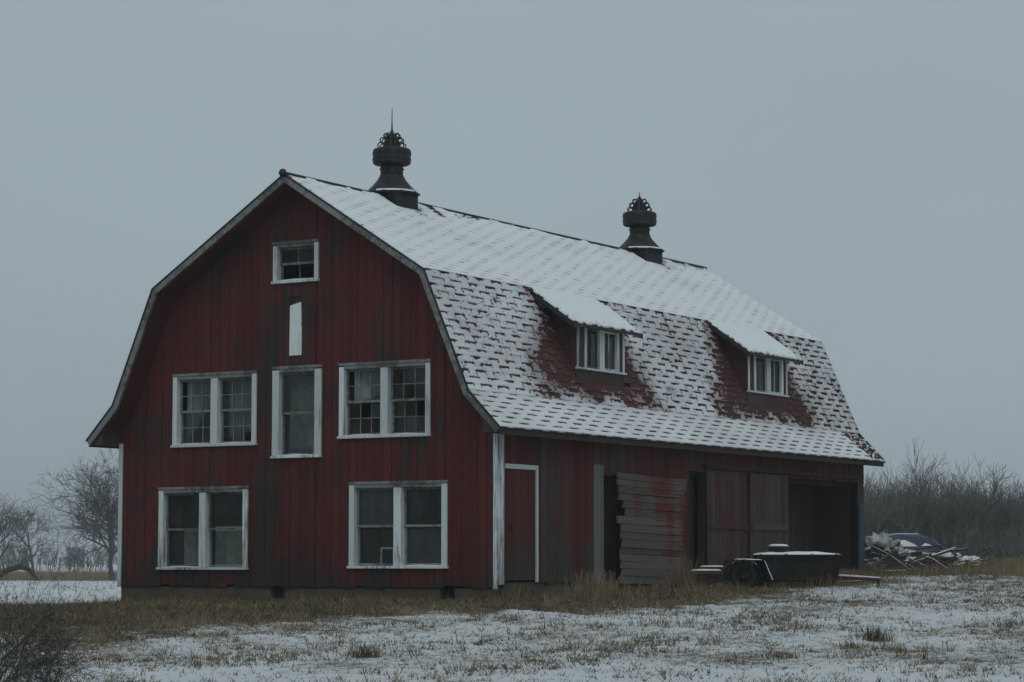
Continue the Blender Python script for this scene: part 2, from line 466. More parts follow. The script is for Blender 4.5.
# --- right long wall (x = 9)
side = empty('side_wall', (0, 0, 0), 0, barn)
SZ = lambda t: 2.86
def side_boards(y0, y1, z0, z1, mt, ws=(.17, .19, .22), jag=.04, off=0.0, parent=None, gap=.004, seed=1):
    r = random.Random(seed); u = y0
    while u < y1 - .02:
        c = min(y1, u + r.choice(ws))
        if y1 - c < .08: c = y1
        lo = z0 + r.uniform(-jag, jag); o_ = r.uniform(-.004, .004) + off
        mb = MB(); wall_piece(mb, u+gap, c-gap, lambda t: lo, lambda t: z1, [], [], 'x', BW + o_ - .004, BW + .022 + o_)
        mb.build('board', mt, parent or side); u = c
side_boards(.02, .28, .05, 2.86, M['red_side'], seed=1)
side_boards(.28, 1.36, 2.26, 2.86, M['red_side'], jag=.003, seed=2)
side_boards(1.36, 3.55, .06, 2.86, M['red_side'], seed=3)
side_boards(3.55, 7.7, 2.16, 2.86, M['red_side'], jag=.03, seed=4); side_boards(7.7, 17.0, 2.36, 2.86, M['red_side'], jag=.012, seed=44)        # header over the big doors
side_boards(3.58, 3.98, .04, 2.36, M['greylight'], ws=(.13, .14), seed=5)          # bare grey jamb boards
side_boards(7.02, 7.66, .05, 2.36, M['red_side'], ws=(.2, .22), seed=6)
side_boards(16.62, 17.0, .12, 2.36, M['grey'], ws=(.19,), seed=9)
# posts and plates behind the boards
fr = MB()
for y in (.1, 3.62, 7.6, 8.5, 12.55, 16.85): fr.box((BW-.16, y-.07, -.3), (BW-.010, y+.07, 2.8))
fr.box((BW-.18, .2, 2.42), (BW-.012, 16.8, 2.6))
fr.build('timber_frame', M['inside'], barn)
# small boarded door by the corner
door = empty('plank_door', (0, 0, 0), 0, barn); door['label'] = 'narrow red plank door with white trim'
r = random.Random(11); u = .30
for w in (.26, .25, .27, .26):
    mb = MB(); o_ = r.uniform(-.002, .002); mb.box((BW-.012+o_, u+.003, .10), (BW+.014+o_, u+w-.003, 2.17)); mb.build('board', M['red_side'], door); u += w
mb = MB(); mb.box((BW+.004, .22, 2.172), (BW+.040, 1.42, 2.26)); mb.build('head_casing', M['white'], door)
mb = MB(); mb.box((BW+.004, 1.345, .06), (BW+.038, 1.42, 2.170)); mb.build('side_casing', M['white'], door)
mb = MB(); mb.box((BW+.016, .42, 1.02), (BW+.05, .47, 1.14)); mb.build('door_latch', M['rust'], door)
# broken horizontal-plank door, leaning
bd = empty('broken_plank_door', (BW + .10, 4.12, .0), 0, barn); bd['label'] = 'broken grey door of horizontal planks, its left edge jagged'
bd.rotation_euler = (R(-1.2), R(3.0), 0)
r = random.Random(5); z = .02
lefts = [.34,.36,.33,.33,.28,.30,.27,.26,.12,.40,.30,.10,.06,.03,.02]
k = 0
while z < 2.22 and k < len(lefts):
    h = r.choice((.13, .145, .16)); mb = MB(); o_ = r.uniform(-.014, .014)
    rt_ = 2.98 + r.uniform(-.04, .04)
    mb.prism([(lefts[k], z+.005), (rt_, z+.003+r.uniform(-.012,.008)), (rt_+r.uniform(-.05,.03), z+h-.003+r.uniform(-.008,.008)), (lefts[k]+r.uniform(-.04,.05), z+h-.005)], 'x', o_, .024+o_)
    mb.build('plank', M['plank'], bd); z += h; k += 1
mb = MB()
for y in (.95, 2.55): mb.box((-.034, y, .05), (-.010, y+.14, z-.05))
mb.build('door_batten', M['grey'], bd)
# two sliding doors of grey boards
for j, (y0, y1, lab) in enumerate(((8.46, 10.45, 'sliding door of grey boards beside the dark gap'), (10.52, 12.5, 'sliding door of grey boards beside the open bay'))):
    sdoor = empty('sliding_door', (0, 0, 0), 0, barn); sdoor['label'] = lab
    side_boards(y0, y1, .16, 2.40, M['grey'], ws=(.18, .2, .23), jag=.06, off=.035 + .03*j, parent=sdoor, gap=.006, seed=20+j)
    mb = MB(); mb.box((BW+.064+.03*j, y0+.05, 1.15), (BW+.084+.03*j, y1-.05, 1.29)); mb.build('door_batten', M['grey'], sdoor)
mb = MB(); mb.box((BW+.03, 8.3, 2.44), (BW+.11, 16.6, 2.52)); mb.build('door_track', M['rust'], barn)

# old inner lining seen dimly through the gaps
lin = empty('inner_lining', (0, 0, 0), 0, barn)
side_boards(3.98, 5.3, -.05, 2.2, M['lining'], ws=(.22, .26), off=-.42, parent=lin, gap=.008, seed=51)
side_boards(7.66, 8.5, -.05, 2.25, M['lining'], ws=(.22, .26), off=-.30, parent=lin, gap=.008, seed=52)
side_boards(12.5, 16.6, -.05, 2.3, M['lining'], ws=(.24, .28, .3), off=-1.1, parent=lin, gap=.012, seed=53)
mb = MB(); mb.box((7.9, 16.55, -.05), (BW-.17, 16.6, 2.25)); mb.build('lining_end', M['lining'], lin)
# --- far walls, floors
mb = MB(); wall_piece(mb, .0, BL, lambda t: -.06, lambda t: 3.2, [], [], 'x', -.02, .02); mb.build('left_wall', M['red'], barn)
mb = MB(); wall_piece(mb, .03, BW-.03, lambda t: -.06, ztop, [], [p[0] for p in UNDER], 'y', BL-.03, BL); mb.build('back_wall', M['red'], barn)
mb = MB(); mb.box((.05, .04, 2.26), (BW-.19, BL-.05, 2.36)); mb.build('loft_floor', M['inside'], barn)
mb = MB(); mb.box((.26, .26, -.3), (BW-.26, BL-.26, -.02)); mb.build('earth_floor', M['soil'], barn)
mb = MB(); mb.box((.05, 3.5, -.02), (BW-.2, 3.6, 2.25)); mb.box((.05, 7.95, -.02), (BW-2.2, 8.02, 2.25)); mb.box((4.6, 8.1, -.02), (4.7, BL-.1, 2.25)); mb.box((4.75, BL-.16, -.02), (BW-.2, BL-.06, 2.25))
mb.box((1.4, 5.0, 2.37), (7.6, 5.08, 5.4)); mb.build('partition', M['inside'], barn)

# --- corner boards
for (x0, x1, lab) in ((-.03, .065, 'narrow white corner board'), (BW-.065, BW+.026, 'wide peeling white corner board')):
    mb = MB()
    mb.box((x0, -.050, -.06), (x1, -.0265, 2.84))
    if x1 > 5: mb.box((BW+.028, -.0264, .02), (BW+.052, .15, 2.80))
    else: mb.box((-.052, -.0264, -.06), (-.028, .17, 2.80))
    o = mb.build('corner_board', M['white'], barn); o['label'] = lab

# --- windows of the gable wall
def window(u0, u1, z0, z1, halves, cols, rows, label, lean=0.0, cw=.11, seed=0):
    r = random.Random(seed); z0 += .05; z1 -= .055; u0 += .012; u1 -= .012
    w = empty('window', (0, 0, 0), 0, barn); w['label'] = label
    dep = .14; f = -.055
    # casing
    for a, c in ((u0, u0+cw), (u1-cw, u1)):
        mb = MB(); e = r.uniform(-.012, .012); mb.box((a, f, z0-.012), (c, dep, z1+e)); bevel(mb.build('jamb', M['white'], w), .006)
    mb = MB(); mb.box((u0-.015, f-.012, z1+.014), (u1+.015, dep, z1+.07)); bevel(mb.build('head', M['trim'], w), .006)
    mb = MB(); mb.box((u0-.02, f-.035, z0-.065), (u1+.02, dep, z0-.014)); bevel(mb.build('sill', M['white'], w), .006)
    mb = MB(); mb.box((u0+cw+.002, f-.0, z1-.05), (u1-cw-.002, dep-.002, z1+.012)); mb.build('head_jamb', M['trim'], w)
    inner = []
    if halves == 2:
        m_ = (u0+u1)/2; mb = MB(); mb.box((m_-.085, f, z0-.012), (m_+.085, dep, z1-.052)); bevel(mb.build('mullion', M['white'], w), .006)
        inner = [(u0+cw, m_-.085), (m_+.085, u1-cw)]
    else: inner = [(u0+cw, u1-cw)]
    for i, (a, c) in enumerate(inner):
        zt = z1 - .052; zb = z0 - .012; zm = (zt+zb)/2 + .01
        for lev, (p, q, yy) in enumerate(((zm-.02, zt, .045), (zb, zm+.02, .085))):
            t = .042; mb = MB()
            mb.box((a+.003, yy, p), (a+t, yy+.035, q)); mb.box((c-t, yy, p), (c-.003, yy+.035, q))
            mb.box((a+t, yy+.001, q-.04), (c-t, yy+.034, q-.001)); mb.box((a+t, yy+.001, p+.001), (c-t, yy+.034, p+.05))
            for k in range(1, cols):
                x = a + t + (c-a-2*t)*k/cols; mb.box((x-.009, yy+.006, p+.05), (x+.009, yy+.03, q-.04))
            for k in range(1, rows):
                z = p+.05 + (q-p-.09)*k/rows; mb.box((a+t, yy+.008, z-.009), (c-t, yy+.028, z+.009))
            mb.build('sash', M['trim'], w)
            for ci in range(cols):
                for ri in range(rows):
                    x0 = a+t+(c-a-2*t)*ci/cols+.008; x1 = a+t+(c-a-2*t)*(ci+1)/cols-.008
                    q0 = p+.05+(q-p-.09)*ri/rows+.008; q1 = p+.05+(q-p-.09)*(ri+1)/rows-.008
                    if cols > 1 and r.random() < .12: continue                  # broken light
                    k1, k2 = r.uniform(-.006, .006), r.uniform(-.006, .006); y_ = yy+.018
                    mb = MB(); th = .003
                    mb.add([(x0,y_+k1,q0),(x1,y_-k1,q0),(x1,y_-k1+k2,q1),(x0,y_+k1+k2,q1),
                            (x0,y_+k1+th,q0),(x1,y_-k1+th,q0),(x1,y_-k1+k2+th,q1),(x0,y_+k1+k2+th,q1)],
                           [(0,1,2,3),(7,6,5,4),(0,4,5,1),(1,5,6,2),(2,6,7,3),(3,7,4,0)])
                    mb.build('pane', M['glass'], w)
    # snow lying along the sill
    mb = MB(); pts = 9
    for i, (a, c) in enumerate(inner):
        if r.random() < .35: continue
        mb.prism([(a, z0-.013), (c, z0-.013), (c, z0-.004), ((a+c)/2, z0+.012), (a, z0-.006)], 'y', f-.03, .03)
    if mb.v: mb.build('sill_snow', M['snow'], w)
    return w
window(3.82, 4.94, 5.90, 6.70, 1, 2, 1, 'small loft window under the gable peak', seed=1, cw=.10)
window(1.34, 3.46, 2.74, 4.19, 2, 3, 2, 'paired small-paned window above the pale green lower window', seed=2)
window(5.43, 7.55, 2.81, 4.24, 2, 3, 2, 'paired small-paned window with one half-open lower sash', seed=3)
window(3.83, 5.03, 2.47, 4.24, 1, 1, 1, 'tall narrow window in the middle of the gable', seed=4, cw=.16)
window(1.01, 3.27, .30, 1.92, 2, 1, 1, 'large paired window with green-tinged lower panes', seed=5, cw=.12)
window(5.68, 7.93, .33, 1.95, 2, 1, 1, 'large paired window with dark panes near the white corner', seed=6, cw=.12)
# loft hatch: pale board in a slot of grey boards
mb = MB()
mb.prism([(4.235, 4.46), (4.525, 4.46), (4.525, 5.02), (4.505, 5.06), (4.52, 5.10), (4.505, 5.50), (4.245, 5.44)], 'y', -.035, -.012)
o = mb.build('hatch_board', M['cleanwhite'], barn); o['label'] = 'white board below the small loft window'
mb = MB(); mb.box((4.20, .004, 4.44), (4.55, .03, 5.66)); mb.build('hatch_backing', M['inside'], barn)

# --- roof
RY0, RY1 = -OVF, BL + OVB
roof = MB()
deckpts = off_line(PROF, .035); deckin = off_line(PROF, .125)
for i in range(len(PROF)-1):
    roof.prism([deckpts[i], deckpts[i+1], deckin[i+1], deckin[i]], 'y', RY0+.03, RY1-.02)
roofo = roof.build('roof', M['roofdeck'], barn)
rk = off_line(PROF, .012); rkin = off_line(PROF, .125)
for yy, nm in (((RY0-.02, RY0+.028), 'rake'), ((RY1-.018, RY1+.02), 'rake')):
    for i in range(len(PROF)-1):
        mb = MB(); mb.prism([rk[i], rk[i+1], rkin[i+1], rkin[i]], 'y', *yy); mb.build('rake_board', M['trim'], roofo)
    # thin metal drip edge above each rake board
    mb = MB(); de = off_line(PROF, -.022); di = off_line(PROF, .010)
    for i in range(len(PROF)-1): mb.prism([de[i], de[i+1], di[i+1], di[i]], 'y', yy[0]-.012, yy[0]+.05)
    mb.build('drip_edge', M['metal'], roofo)
sf0 = off_line(PROF, .128); sf1 = off_line(PROF, .150)
for i in range(len(PROF)-1):
    mb = MB(); mb.prism([sf0[i], sf0[i+1], sf1[i+1], sf1[i]], 'y', RY0+.03, -.032); mb.build('rake_soffit', M['red'], roofo)
# boxed eaves and fascia
for sgn in (1, -1):
    T = (lambda p: p) if sgn == 1 else mir
    mb = MB(); mb.prism([T((9.03, 2.80)), T((9.36, 2.80)), T((9.36, 2.87)), T((8.86, 3.34)), T((9.03, 3.0))], 'y', RY0+.03, RY1-.04)
    mb.build('eave_box', M['darktrim'], roofo)
    mb = MB(); mb.prism([T((9.362, 2.765)), T((9.395, 2.765)), T((9.395, 2.868)), T((9.362, 2.892))], 'y', RY0+.03, RY1-.03)
    mb.build('fascia', M['darktrim'], roofo)
# ridge cap with end ball
mb = MB(); mb.tube([(4.5, RY0-.05, 7.955), (4.5, 6, 7.945), (4.5, 10, 7.95), (4.5, RY1+.12, 7.965)], [.045]*4, 8)
mb.prism([(4.5-.16, 7.865), (4.5, 7.968), (4.5+.16, 7.865), (4.5+.16, 7.855), (4.5, 7.95), (4.5-.16, 7.855)], 'y', RY0, RY1)
mb.lathe([(0.001, -.085), (.05, -.07), (.085, 0), (.05, .07), (.001, .085)], 10, (4.5, RY0-.06, 7.965))
mb.build('ridge_cap', M['metal'], roofo, True)

# --- dormers (shed dormers breaking out of the steep slope)
DORM = [dict(f=(3.75, 5.72), r=(3.20, 6.00), lab='shed dormer nearer the front gable'), dict(f=(11.57, 13.66), r=(11.10, 13.95), lab='shed dormer nearer the far end')]
DX, DE = 8.55, 8.82; DSL = .70
def droof(x): return BRK[1] + .012 - (x - BRK[0]) * DSL
def lower_z(x):
    return BRK[1] - (x - BRK[0]) * (BRK[1]-KNK[1]) / (KNK[0]-BRK[0])
for di, Dm in enumerate(DORM):
    dm = empty('dormer', (0, 0, 0), 0, barn); dm['label'] = Dm['lab']
    y0, y1 = Dm['f']; r0, r1 = Dm['r']; zt = droof(DX) - .10; zb = lower_z(DX) - .06
    for yy in ((y0, y0+.03), (y1-.03, y1)):
        mb = MB(); mb.prism([(BRK[0]+.04, droof(BRK[0]+.04)-.11), (DX-.03, droof(DX-.03)-.11), (DX-.03, lower_z(DX-.03)-.08), (BRK[0]+.04, lower_z(BRK[0]+.04)-.12)], 'y', *yy)
        mb.build('cheek', M['shingle'], dm)
        # rows of shingles on the cheek
        for k in range(7):
            z = zb + .16 + k*.15
            xa = BRK[0] + (BRK[1]-z)/2.32 + .03
            xe = min(DX-.005, BRK[0] + (droof(BRK[0])-.13-z-.085)/DSL)
            if xe - xa < .06: continue
            mb = MB(); q = yy[0]-.012 if yy[0] == y0 else yy[1]-.004
            mb.obox(((xa+xe)/2, q+.008, z), (1,0,0), (0,1,.06), (0,-.06,1), (xe-xa)/2, .008, .085); mb.build('cheek_shingle', M['shingle'], dm)
    # face: apron, corner posts, side panels, window
    zs = 4.31
    def db(nm, mt, ya, yb, za, zc, xa=-.03, xb=.0, sub_=None):
        mb = MB(); mb.box((DX+xa, ya, za), (DX+xb, yb, zc)); return bevel(mb.build(nm, mt, dm), .004, 1)
    db('apron_board', M['grey'], y0+.002, y1-.002, zb, zs-.03)
    db('sill', M['white'], y0-.02, y1+.02, zs-.028, zs+.012, -.03, .055)
    db('corner_post', M['white'], y0+.001, y0+.075, zs+.013, zt, -.03, .014); db('corner_post', M['white'], y1-.075, y1-.001, zs+.013, zt, -.03, .014)
    wa, wb = y0+.30, y1-.24
    db('side_panel', M['red_side'], y0+.077, wa-.002, zs+.013, zt); db('side_panel', M['red_side'], wb+.002, y1-.077, zs+.013, zt)
    db('head_board', M['darktrim'], wa, wb, zt-.10, zt, -.03, .004)
    wm = (wa+wb)/2
    for ya, yb, xx in ((wa, wa+.09, .02), (wb-.09, wb, .02), (wm-.10, wm+.10, .018)):
        db('jamb', M['white'], ya, yb, zs+.013, zt-.102, -.05, xx)
    for ya, yb in ((wa+.09, wm-.10), (wm+.10, wb-.09)):
        mb = MB(); a_, c_ = zs+.013, zt-.102
        mb.box((DX-.06, ya, a_), (DX-.03, yb, a_+.05)); mb.box((DX-.06, ya, c_-.035), (DX-.03, yb, c_))
        mb.box((DX-.055, (ya+yb)/2-.012, a_+.05), (DX-.033, (ya+yb)/2+.012, c_-.035)); mb.build('sash', M['white'] if ya > wm else M['trim'], dm)
        for pa, pb in ((ya, (ya+yb)/2-.012), ((ya+yb)/2+.012, yb)):
            mb = MB(); mb.box((DX-.046, pa+.002, a_+.048), (DX-.042, pb-.002, c_-.033)); mb.build('pane', M['glass'], dm)
    # roof slab
    mb = MB()
    xa = BRK[0]-.10
    mb.prism([(xa, droof(xa)-.012), (DE, droof(DE)), (DE, droof(DE)-.06), (xa, droof(xa)-.13)], 'y', r0, r1)
    mb.build('dormer_roof', M['darktrim'], dm)
    for yy in ((r0-.02, r0-.001), (r1+.001, r1+.02)):
        mb = MB(); mb.prism([(BRK[0]-.02, droof(BRK[0]-.02)+.012), (DE+.01, droof(DE+.01)+.012), (DE+.01, droof(DE+.01)-.10), (BRK[0]+.02, droof(BRK[0]+.02)-.10)], 'y', *yy)
        mb.build('dormer_rake', M['metal'], dm)
    mb = MB(); r = random.Random(40+di)
    for row in range(7):
        v_ = row/7*1.25
        for c_ in range(6):
            yc = r0 + .25 + (c_ + (.5 if row % 2 else 0)) * .47
            if yc > r1-.1: continue
            x = BRK[0] + v_*.82
            if x > DE-.05: continue
            mb.obox((x+.08, yc, droof(x+.08)+.014), (.82,0,-.57), (0,1,0), (.57,0,.82), .12, .2, .006)
    o = mb.build('dormer_shingle', M['shingle'], dm); o['kind'] = 'stuff'

# --- shingles: staggered interlocking tabs
CW, RH = .62, .145
def shingle_mesh(kv=.0):
    out_ = [(-.305,-.05),(.305,-.05),(.305,.118),(.19,.122),(.185,.160),(-.185,.160),(-.19,.122),(-.305,.118)]
    mb = MB(); vs = []
    for t in (0, .011):
        for (a, c) in out_: vs.append((a, c, t + .006 + .075*max(0, c+.05)*1.0 + (.008 if c > .15 else 0)))
    n = 8; fs = [tuple(range(n-1,-1,-1)), tuple(range(n, 2*n))] + [(i,(i+1)%n,(i+1)%n+n,i+n) for i in range(n)]
    mb.add(vs, fs); return mb
SM = shingle_mesh(); shingle_me = SM.mesh('shingle', M['shingle'])
SEGS = []     # (origin(x,z), tangent(x,z) down slope, outward normal(x,z), length, kind)
for a, c, kd in ((RIDGE, BRK, 'up'), (BRK, KNK, 'low'), (KNK, EAV, 'flare')):
    t = Vector((c[0]-a[0], c[1]-a[1])); L = t.length; t.normalize(); SEGS.append((a, t, Vector((-t.y, t.x)), L, kd))
def in_dormer(y, x, z, pad=0.0):
    for Dm in DORM:
        if Dm['f'][0]-pad < y < Dm['f'][1]+pad and x < DX+pad*.5 and z < 5.86: return True
    return False
ridge_v = 0; cells = []
row = 0
for (o_, t, n, L, kd) in SEGS:
    nr = max(1, round(L / RH)); h = L / nr
    for k in range(nr):
        ncol = int((RY1-RY0)/CW)+2
        for c_ in range(-1, ncol):
            yc = RY0 + .02 + (c_ + (.5 if row % 2 else 0)) * CW
            if yc < RY0+.02 or yc > RY1-.02: continue
            vtop = k*h
            P = (o_[0]+t.x*vtop, yc, o_[1]+t.y*vtop)
            cells.append((P, t, n, kd, row, c_))
        row += 1
def mat_frame(P, t, n):
    # local x -> -y world?  keep right handed: (u along y, v down slope, w outward)
    U = Vector((0, 1, 0)); V = Vector((t.x, 0, t.y)); Wn = Vector((n.x, 0, n.y))
    if U.cross(V).dot(Wn) < 0: U = -U
    m = Matrix((( U.x, V.x, Wn.x, P[0]), (U.y, V.y, Wn.y, P[1]), (U.z, V.z, Wn.z, P[2]), (0,0,0,1)))
    return m
vis = []; rest = MB()
for (P, t, n, kd, rw, c_) in cells:
    if kd != 'up' and in_dormer(P[1], P[0]+t.x*.07, P[2], -.02) : continue
    clip = P[1] < RY0+.3 or P[1] > RY1-.3
    dd = math.hypot(P[0]-CAM[0], P[1]-CAM[1])
    vis.append((dd - (6 if kd != 'up' else 0) + (50 if clip else 0), P, t, n, kd))
vis.sort(key=lambda q: q[0])
rs = random.Random(9)
def clipy(q): return (q[0], min(max(q[1], RY0+.005), RY1-.005), q[2])
for i, (_, P, t, n, kd) in enumerate(vis):
    m_ = mat_frame(P, t, n) @ Matrix.Rotation(rs.uniform(-.012, .012), 4, 'Z') @ Matrix.Translation((0, 0, rs.uniform(-.002, .002)))
    if i < 300:
        o = bpy.data.objects.new('shingle', shingle_me); COL.objects.link(o); o.parent = roofo; o.matrix_world = m_
        o.matrix_basis = m_
    else:
        rest.add([clipy(m_ @ Vector(q)) for q in SM.v], SM.f)
# the far (left) slopes too
for (P, t, n, kd, rw, c_) in cells:
    if rw % 1: continue
    P2 = (9.0-P[0], P[1], P[2]); t2 = Vector((-t.x, t.y)); n2 = Vector((-n.x, n.y))
    m_ = mat_frame(P2, t2, n2); rest.add([clipy(m_ @ Vector(q)) for q in SM.v], SM.f)
o = rest.build('shingle_courses', M['shingle'], roofo); o['kind'] = 'stuff'

# --- snow lying on the roof, broken by the shingle tabs
def snow_sheet(name, segs, hole, y0, y1, height, du=.045, dv=.028, parent=None, seed=0, thin=None):
    r = random.Random(seed); mb = MB(); th = []
    vtot = 0
    for (o_, t, n, L, kd) in segs:
        nu = int((y1-y0)/du); nv = max(2, int(L/dv))
        keep = [[not hole(kd, y0+(i+.5)*(y1-y0)/nu, (j+.5)*L/nv, o_[0]+t.x*(j+.5)*L/nv, o_[1]+t.y*(j+.5)*L/nv) for i in range(nu)] for j in range(nv)]
        idx = {}; vs = []; fs = []
        def V(i, j, low):
            k = (i, j, low)
            if k not in idx:
                ju = r.uniform(-.35, .35) if 0 < i < nu else 0; jv = r.uniform(-.35, .35) if 0 < j < nv else 0
                if low: ju = jv = 0
                yy = y0 + (i+ju)*(y1-y0)/nu; vv = (j+jv)*L/nv
                hh = 0.006 if low else height(kd, yy, vv) 
                idx[k] = len(vs); vs.append((o_[0]+t.x*vv+n.x*hh, yy, o_[1]+t.y*vv+n.y*hh)); th.append(thin(kd, yy, vv) if thin else .02)
            return idx[k]
        for j in range(nv):
            for i in range(nu):
                if not keep[j][i]: continue
                fs.append((V(i,j,0), V(i,j+1,0), V(i+1,j+1,0), V(i+1,j,0)))
                for di_, dj_, e in ((-1,0,((i,j),(i,j+1))), (1,0,((i+1,j+1),(i+1,j))), (0,1,((i,j+1),(i+1,j+1))), (0,-1,((i+1,j),(i,j)))):
                    a, c = i+di_, j+dj_
                    if 0 <= a < nu and 0 <= c < nv and keep[c][a]: continue
                    p, q = e
                    fs.append((V(*p,0), V(*p,1), V(*q,1), V(*q,0)))
        mb.add(vs, fs)
    o = mb.build(name, M['roofsnow'], parent, True); o['kind'] = 'stuff'
    if len(th) == len(o.data.vertices):
        a_ = o.data.attributes.new('thin', 'FLOAT', 'POINT'); a_.data.foreach_set('value', th)
    return o
ROWS = {}; rw_ = 0
for (o_, t, n, L, kd) in SEGS:
    nr = max(1, round(L/RH)); ROWS[kd] = (rw_, nr, L/nr); rw_ += nr
def warm(y, v):
    """bare patch where heat leaks out round each dormer; >0 bare"""
    m = -1
    for Dm in DORM:
        y0, y1 = Dm['f']
        # wedge left of the cheek widening downwards, then below the sill
        left = y0 - .12 - 1.15*sstep(.2, 2.3, v); right = y1 + .25 + .55*sstep(1.0, 2.2, v)
        du = max(left - y, y - right)
        dvv = v - 2.10 - .45*nz(y*1.3, 4.0, 8)
        m = max(m, -max(du, dvv*1.2) )
    return m
def hole(kd, y, v, x, z):
    r0, nr, h = ROWS[kd]; k = min(nr-1, int(v/h)); rr = r0 + k
    nn = nz(y*2.2, v*2.2, 7 + r0); n2 = nz(y*9, v*14, 3)
    if kd == 'up':
        for vy in (3.12, 13.9):
            if abs(y-vy) < .50 and v < .52: return True
            if vy < y < vy+3.2 and v < .85-(y-vy)*.2 and n2 + nn > (.05 if v < .3 else .22): return True
        if v < .10: return nn > -.15
    if kd != 'up' and in_dormer(y, x, z, .05): return True
    ph = (y - RY0 - .02)/CW - (.5 if rr % 2 else 0); fr_ = ph - math.floor(ph+.5)   # -.5..+.5 about a tab centre
    vv = v - k*h                                                                   # below the top of this row
    # tab lip of the row above shows at the top of this one
    ph2 = (y - RY0 - .02)/CW - (.5 if (rr-1) % 2 else 0); f2_ = abs(ph2 - math.floor(ph2+.5))
    lip = vv < .052 and f2_ < .31 + .05*n2
    colid = math.floor(ph2+.5); hsh = math.sin(colid*12.9898 + (rr-1)*78.233)*43758.5453; hsh -= math.floor(hsh)
    if kd == 'up':
        return lip and vv < .020 and f2_ < .20 and hsh < .22 + .8*nn
    if kd == 'flare':
        if y > BL - .9 + .5*v + .3*nn and v < .95: return n2 > -.25
        return vv < .028 + .022*n2 and f2_ < .24 + .12*n2 + .06*nn and hsh < .88 + .3*nn
    w = warm(y, v) + .42*nn + .30*n2
    if w > .10 + .12*n2: return True
    # ragged wet lower edge of each tab
    far_ = .10*sstep(5, 15, y); near = sstep(-.9, -.05, w)
    ed = .034 + .030*n2 + .030*nn + far_*.22 + .115*near*near
    if vv < ed and f2_ < .25 + .12*n2 + far_*.5 + .25*near*near and hsh < .92: return True
    sp_ = math.sin(y*917.13 + v*523.7)*43758.5453; sp_ -= math.floor(sp_)
    if sp_ < .03 + .03*sstep(5, 15, y) + .12*near*near + .06*max(0, nn): return True
    # little streaks running down from the tab corners
    if abs(f2_ - .28) < .035 + .03*n2 and vv < ed + .06 and hsh > .5: return True
    return n2 + .4*nn > .56 - far_*1.3 - .30*near
def thinness(kd, y, v):
    if kd == 'dorm': return .04
    r0, nr, h = ROWS[kd]; k = min(nr-1, int(v/h)); rr = r0 + k; vv = v - k*h
    ph2 = (y - RY0 - .02)/CW - (.5 if (rr-1) % 2 else 0); f2_ = abs(ph2 - math.floor(ph2+.5))
    nn = nz(y*2.2, v*2.2, 7 + r0); nb = nz(y*.6, v*.9, 31)
    lipd = max(0, 1 - vv/.05) * max(0, 1 - f2_/.36)
    if kd == 'up': return .03 + .16*max(0, nb) + (1.05 + .7*nn)*lipd*(.75 + .6*nb) + .25*sstep(.5, .0, v)*sstep(10, 15, y)
    if kd == 'flare': return .20 + .18*nb + .10*sstep(.35, 0, v) + .6*lipd
    w = warm(y, v) + .42*nn
    return .27 + .20*nb + .08*sstep(5, 15, y) + .55*sstep(-1.1, .1, w) - .10*sstep(1.9, 2.5, v)*(1 - sstep(-.8, 0, w)) + .6*lipd
def hsnow(kd, y, v):
    if kd == 'up': return .044 + .010*nz(y*1.5, v*1.5) + .006*nz(y*5, v*5)
    r0, nr, h = ROWS[kd]; vv = v - int(v/h)*h
    return .034 + .072*vv + .006*nz(y*5, v*5)
snow_sheet('roof_snow', SEGS, hole, RY0-.01, RY1-.02, hsnow, parent=roofo, seed=1, du=.038, dv=.022, thin=thinness)
for di, Dm in enumerate(DORM):
    L = math.hypot(DE-BRK[0]+.05, (DE-BRK[0]+.05)*DSL); tt = Vector((1, -DSL)).normalized()
    seg = [((BRK[0]-.05, droof(BRK[0]-.05)), tt, Vector((-tt.y, tt.x)), L, 'dorm')]
    def dh(kd, y, v, x, z, Dm=Dm):
        e = min(L-v, (y-Dm['r'][0])*1.0, Dm['r'][1]-y)
        n2 = nz(y*6, v*9, 11)
        return (e < .07 and n2 > .05) or (L - v < .2 and n2 > .34)
    snow_sheet('dormer_snow', seg, dh, Dm['r'][0]-.01, Dm['r'][1]+.01, lambda kd, y, v: .040 + .012*nz(y*4, v*4), parent=roofo, seed=3+di)

